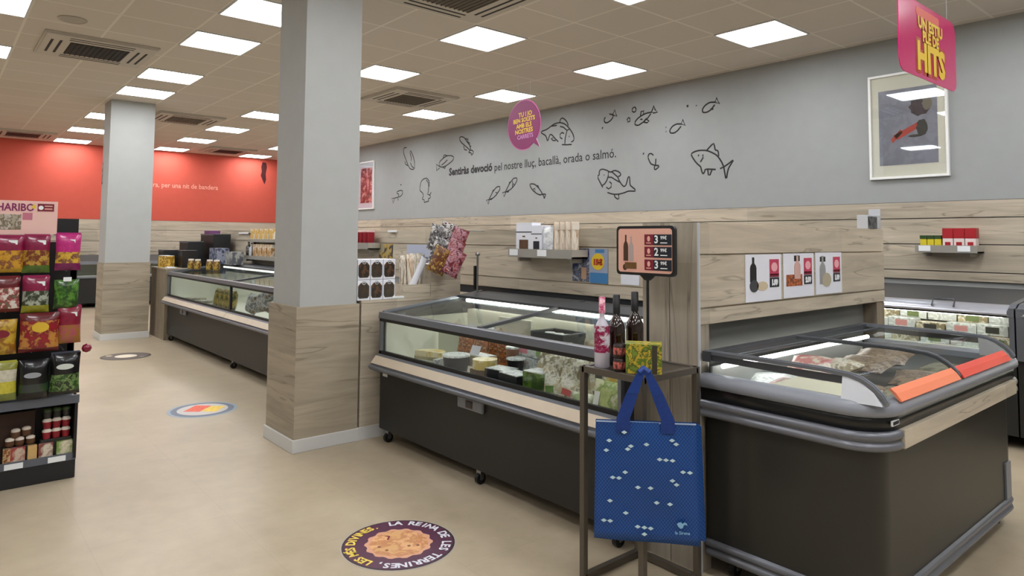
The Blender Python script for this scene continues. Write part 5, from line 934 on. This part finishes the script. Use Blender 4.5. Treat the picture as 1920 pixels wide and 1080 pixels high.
def candy(label, y, z, w_, h, m, top=None, lab=None, d=.05, dx=0, logo=None):
    x = CX+.005+dx; t = thing('candy_bag', label, 'candy bag', (x, y, z-h/2), None)
    R = Matrix.Rotation(PI/2, 3, 'Z')
    MB().banded((x, y, z), w_, h, d, m, R).build('pouch', t)
    if top: MB().box(x-.004, x+.004, y-w_*.46, y+w_*.46, z+h*.5-top[1], z+h*.5+.006, top[0]).build('header_strip', t)
    if logo:
        lm, ly, lz, la, lc = logo
        MB().extrude([(x+d*.5+.001, y+ly+la*math.cos(k*PI/10), z+lz+lc*math.sin(k*PI/10)+ly*.2) for k in range(20)], (.0012, 0, 0), lm).build('logo', t)
    if lab: MB().box(x+d*.42, x+d*.42+.0015, y+lab[0]-.02, y+lab[0]+.02, z+lab[1]-.012, z+lab[1]+.012, LABEL).build('price_sticker', t)
    return t
S_ = lambda n, c: mat('candy_ink_'+n, c, .28, coat=.3, var=.18, vs=45)
H_ = lambda n, cs, sc=30: cells('candy_'+n, cs, sc, .28, .3)
MGB = S_('magenta', (130, 14, 62)); RDB = S_('dark_red', (96, 8, 20)); BKB = S_('black', (14, 14, 17))
CM = {'a': [(.12, S_('gold', (176, 140, 30))), (.62, H_('a', [(220, 205, 180), (120, 60, 30), (200, 150, 40)])), (1.1, MGB)],
      'b': [(.2, S_('leaf', (70, 100, 30))), (.65, H_('b', [(70, 40, 20), (190, 150, 60), (110, 50, 24)])), (1.1, MGB)],
      'c': [(.2, S_('violet', (120, 14, 84))), (.5, H_('c', [(225, 200, 205), (110, 60, 40), (210, 170, 60)])), (1.1, S_('hot', (186, 40, 120)))],
      'd': [(.15, RDB), (.7, H_('d', [(200, 196, 184), (90, 90, 70), (160, 30, 40), (215, 210, 200)])), (1.1, RDB)],
      'e': [(.22, S_('lime', (140, 140, 30))), (.62, H_('e', [(80, 100, 50), (170, 175, 160), (50, 60, 40)])), (1.1, MGB)],
      'f': [(1.1, H_('f', [(40, 84, 20), (90, 140, 50), (50, 96, 24), (30, 60, 18)], 20))],
      'g': [(1.1, H_('g', [(176, 140, 26), (190, 156, 50), (140, 90, 20)], 16))],
      'h': [(.15, RDB), (.8, H_('h', [(110, 10, 26), (146, 20, 36), (120, 12, 30), (190, 130, 60)], 18)), (1.1, RDB)],
      'i': [(.5, H_('i', [(120, 14, 36), (170, 80, 90), (150, 100, 40)], 22)), (1.1, S_('crimson', (128, 16, 46)))],
      'j': [(.18, H_('j0', [(60, 50, 30), (120, 130, 60)], 30)), (.5, S_('pale_yellow', (190, 180, 60))), (.85, S_('cream', (196, 192, 172))), (1.1, S_('olive', (130, 130, 40)))],
      'k': [(.22, BKB), (.45, H_('k', [(20, 24, 20), (50, 56, 60), (40, 66, 34)], 24)), (1.1, BKB)],
      'l': [(.15, BKB), (.55, H_('l', [(56, 96, 30), (24, 40, 16), (120, 150, 90), (40, 76, 24)], 24)), (1.1, BKB)]}
cm = lambda k, s=0: CM[k]
MG = mat('magenta_strip', (150, 20, 80), .35)
candy('white and gold bag with magenta top, top row at the left edge', .325, 1.295, .15, .20, cm('a'), (MG, .05), (.02, .065))
candy('brown and green bag with magenta top, second in the top row', .455, 1.295, .13, .21, cm('b'), (MG, .045), (.02, .065))
candy('pink bag with magenta top, right end of the top row', .605, 1.305, .128, .21, cm('c'), (mat('bright_magenta', (180, 30, 120), .35), .05), (.01, .06))
candy('white and dark red bag, second row at the left edge', .32, 1.075, .14, .19, cm('d'), (mat('dark_red_strip', (110, 12, 24), .35), .03))
candy('olive and yellow bag with magenta top, second in the second row', .46, 1.07, .13, .20, cm('e'), (MG, .045), (.02, .06))
candy('bright green glossy bag, right end of the second row', .605, 1.065, .125, .165, cm('f'), None, (0, .085))
candy('yellow bag with dark red oval, third row at the left edge', .315, .845, .14, .19, cm('g', 10), logo=(mat('logo_maroon', (120, 20, 40), .4), -.01, .02, .045, .022))
candy('big red bag with yellow burst print in the third row', .485, .86, .19, .215, cm('h', 14), None, None, .07, .01, (mat('logo_gold', (214, 176, 50), .4), .0, .03, .04, .028))
candy('crimson bag with price sticker, right end of the third row', .625, .89, .12, .21, cm('i'), (MG, .02), (.015, .06))
candy('white and green bag, lowest row at the left edge', .325, .605, .14, .21, cm('j', 12), (mat('yellow_green_strip', (170, 170, 60), .4), .02))
candy('black bag with grey badge, left one of the two black bags', .47, .60, .145, .22, cm('k', 14), None, None, .08, 0, (mat('logo_silver', (150, 154, 160), .3), -.01, .03, .04, .015))
candy('black bag with green leaves, right one of the two black bags', .615, .615, .15, .235, cm('l', 14), (mat('navy_strip', (60, 66, 84), .3), .04), None, .08, 0, (mat('logo_pale', (206, 212, 206), .3), -.005, .045, .042, .016))
tag(MB().lathe([(.003, 0), (.02, .008), (.026, .025), (.02, .042), (.003, .05)], (CX+.02, .715, .725), mat('cherry_red', (130, 16, 50), .25, coat=.6), 16).build('red_ball'), 'dark red round tag sticking out at the right side of the sweets rack', 'tag')
# lower bin
RJ = mat('red_pot', (140, 26, 40), .4, var=.2, vs=60); WJ = mat('pot_lid_white', (222, 210, 196), .5)
for r in range(3):
    for c in range(3):
        y, z = .555+c*.046, .235+r*.058
        tt = thing('pot', 'small pot stacked on the lower rack shelf, %s row, %s from the left' % (('bottom', 'middle', 'top')[r], nth[c]), 'pot', (-4.76, y, z), 'stack of red pots')
        if r < 2 or True: MB().lathe([(.018, 0), (.022, .034), (.0225, .038)], (-4.76, y, z), RJ if r < 2 else mat('pot_dark', (40, 40, 36), .4), 14).build('cup', tt)
        MB().lathe([(.0235, .038), (.0235, .046), (.014, .056)], (-4.76, y, z), WJ if r < 2 else mat('pot_green', (70, 90, 50), .4), 14).build('lid', tt)
for i, (y, w_, m, l) in enumerate(((.37, .035, cells('tan_pack', [(150, 110, 40), (206, 180, 130), (120, 60, 30)], 30), 'tan packet at the left front of the lower shelf'), (.42, .07, cells('crw', [(222, 206, 192), (150, 34, 36), (200, 180, 160)], 14), 'cream and red packet in the front of the lower shelf'), (.487, .045, cells('gold_pack', [(170, 110, 40), (206, 170, 110)], 20), 'gold packet in the front of the lower shelf'), (.55, .07, cells('cream_choc', [(226, 214, 196), (120, 40, 34), (210, 200, 180)], 14), 'cream packet with dark print in the front of the lower shelf'), (.64, .08, cells('green_cream', [(84, 110, 44), (120, 150, 70), (214, 204, 180)], 12), 'green and cream packet at the right front of the lower shelf'))):
    carton(l, -4.735, y, .116, .03, w_*.98, .10, m)
for i, (y, z) in enumerate(((.385, .218), (.43, .218), (.48, .218), (.41, .265), (.46, .27))):
    tt = thing('jar', 'small brown jar heaped on the lower rack shelf, %s' % ('front row left', 'front row middle', 'front row right', 'upper row left', 'upper row right')[i], 'jar', (-4.77, y, z), 'heap of small jars')
    MB().lathe([(.018, 0), (.024, .01), (.022, .032)], (-4.77, y, z), BROWN, 12).build('jar_body', tt); MB().lathe([(.022, .032), (.022, .042), (.012, .048)], (-4.77, y, z), WJ, 12).build('lid', tt)
carton('brown cardboard backing at the left of the lower shelf', -4.84, .42, .12, .02, .17, .27, mat('card_brown', (66, 42, 30), .6))
carton('row of supports under the stacked pots on the lower shelf', -4.77, .60, .12, .05, .15, .112, mat('pot_dark', (40, 40, 36), .4), name='riser', cat='riser')
carton('low riser under the heap of jars on the lower shelf', -4.78, .43, .12, .05, .15, .096, mat('pot_dark', (40, 40, 36), .4), name='riser', cat='riser')
# ================================================================ GOODS ON THE FAR CHEST ROW
def crate(label, x, y, z, w_, d, h, rz=20):
    t = thing('display_crate', label, 'display crate', (x, y, z)); b = MB()
    b.box(-w_/2, w_/2, -d/2, d/2, 0, h, BLACK); b.v = [(v[0]+x, v[1]+y, v[2]+z) for v in b.v]; b.build('crate_body', t, bevel=.006)
    b = MB().box(x-w_/2, x+w_/2, y-d/2-.003, y-d/2, z+h-.02, z+h+.002, mat('crate_rim', (70, 74, 84), .3)); b.build('rim', t)
    t.rotation_euler = (0, 0, math.radians(rz)); return t
crate('low black display crate at the front left of the end counter', -10.69, 2.62, .966, .26, .22, .24, 0)
crate('middle black display crate behind the low one', -10.60, 2.90, .966, .44, .22, .36, 0)
crate('tallest black display crate at the back of the end counter', -10.50, 3.20, .966, .62, .24, .47, 0)
carton('purple topped packet lying on the tallest black crate', -10.66, 3.20, 1.436, .24, .16, .05, mat('violet', (110, 60, 110), .5))
carton('black bottle case beside the low black crate', -10.20, 2.74, .966, .24, .2, .24, mat('dark_bottles', (26, 22, 20), .3), name='bottle_case', cat='case')
YP = cells('gold_cans', [(206, 166, 50), (226, 190, 90), (150, 110, 30)], 26)
t = carton('yellow multipack on the front of the end counter', -10.40, 2.52, .966, .28, .10, .16, YP, PAPER, 10)
tag(MB().box(-10.22, -10.08, 2.46, 2.56, .966, .98, PAPER).build('price_card', bevel=.002), 'white card beside the yellow multipack', 'price card')
for i, (x, y) in enumerate(((-9.80, 2.68), (-9.64, 2.72), (-9.40, 2.80), (-9.24, 2.84))):
    t = thing('preserve_jar', 'amber jar with white lid on the far chest, %s from the left' % nth[i], 'jar', (x, y, .985), 'amber jars on the far chest')
    MB().lathe([(.038, 0), (.042, .02), (.042, .10), (.032, .115)], (x, y, .962), cells('amber', [(140, 90, 40), (90, 60, 30), (170, 140, 60)], 18, .2), 16).build('jar_body', t); MB().lathe([(.035, .115), (.035, .135)], (x, y, .962), WJ, 16).build('lid', t)
carton('stack of navy and white packets left behind the amber jars', -9.86, 3.06, 1.02, .34, .16, .22, cells('navy_white', [(40, 48, 70), (150, 154, 170), (60, 66, 90)], 16))
carton('second stack of pale and dark packets right behind the amber jars', -9.42, 3.12, 1.025, .30, .14, .17, cells('navy_pale', [(60, 62, 66), (170, 170, 166), (90, 92, 96)], 12))
lip_shelf('grey shelf of gift bottles on the divider above the far chest', -9.55, -8.2, 3.40, 1.10, .14, .05)
for i, (x, h, m, l) in enumerate(((-9.48, .22, DB, 'dark slim bottle at the left end of the far shelf'), (-9.36, .20, LGREY, 'silver slim bottle second on the far shelf'), (-9.26, .21, DB, 'dark slim bottle third on the far shelf'))):
    tt = thing('slim_bottle', l, 'bottle', (x, 3.33, 1.112)); MB().lathe([(.035, 0), (.035, h*.7), (.014, h*.82), (.014, h)], (x, 3.33, 1.112), m, 14).build('bottle_glass', tt); MB().lathe([(.016, h*.95), (.016, h*1.02)], (x, 3.33, 1.112), BLACK, 12).build('cap', tt)
for i in range(4): carton('pale box with golden print on the far shelf, %s from the left' % nth[i], -9.10+i*.17, 3.32, 1.112, .14, .09, .19, cells('gold_pale', [(206, 196, 170), (170, 120, 50), (226, 216, 196)], 14))
lip_shelf('second higher grey shelf on the divider above the far gift boxes', -9.35, -8.2, 3.40, 1.33, .12, .04)
for i in range(5): carton('white box with golden flower print on the higher far shelf, %s from the left' % nth[i], -9.25+i*.17, 3.33, 1.343, .14, .08, .16, cells('gold_white', [(220, 214, 196), (206, 160, 50), (226, 220, 204)], 12))
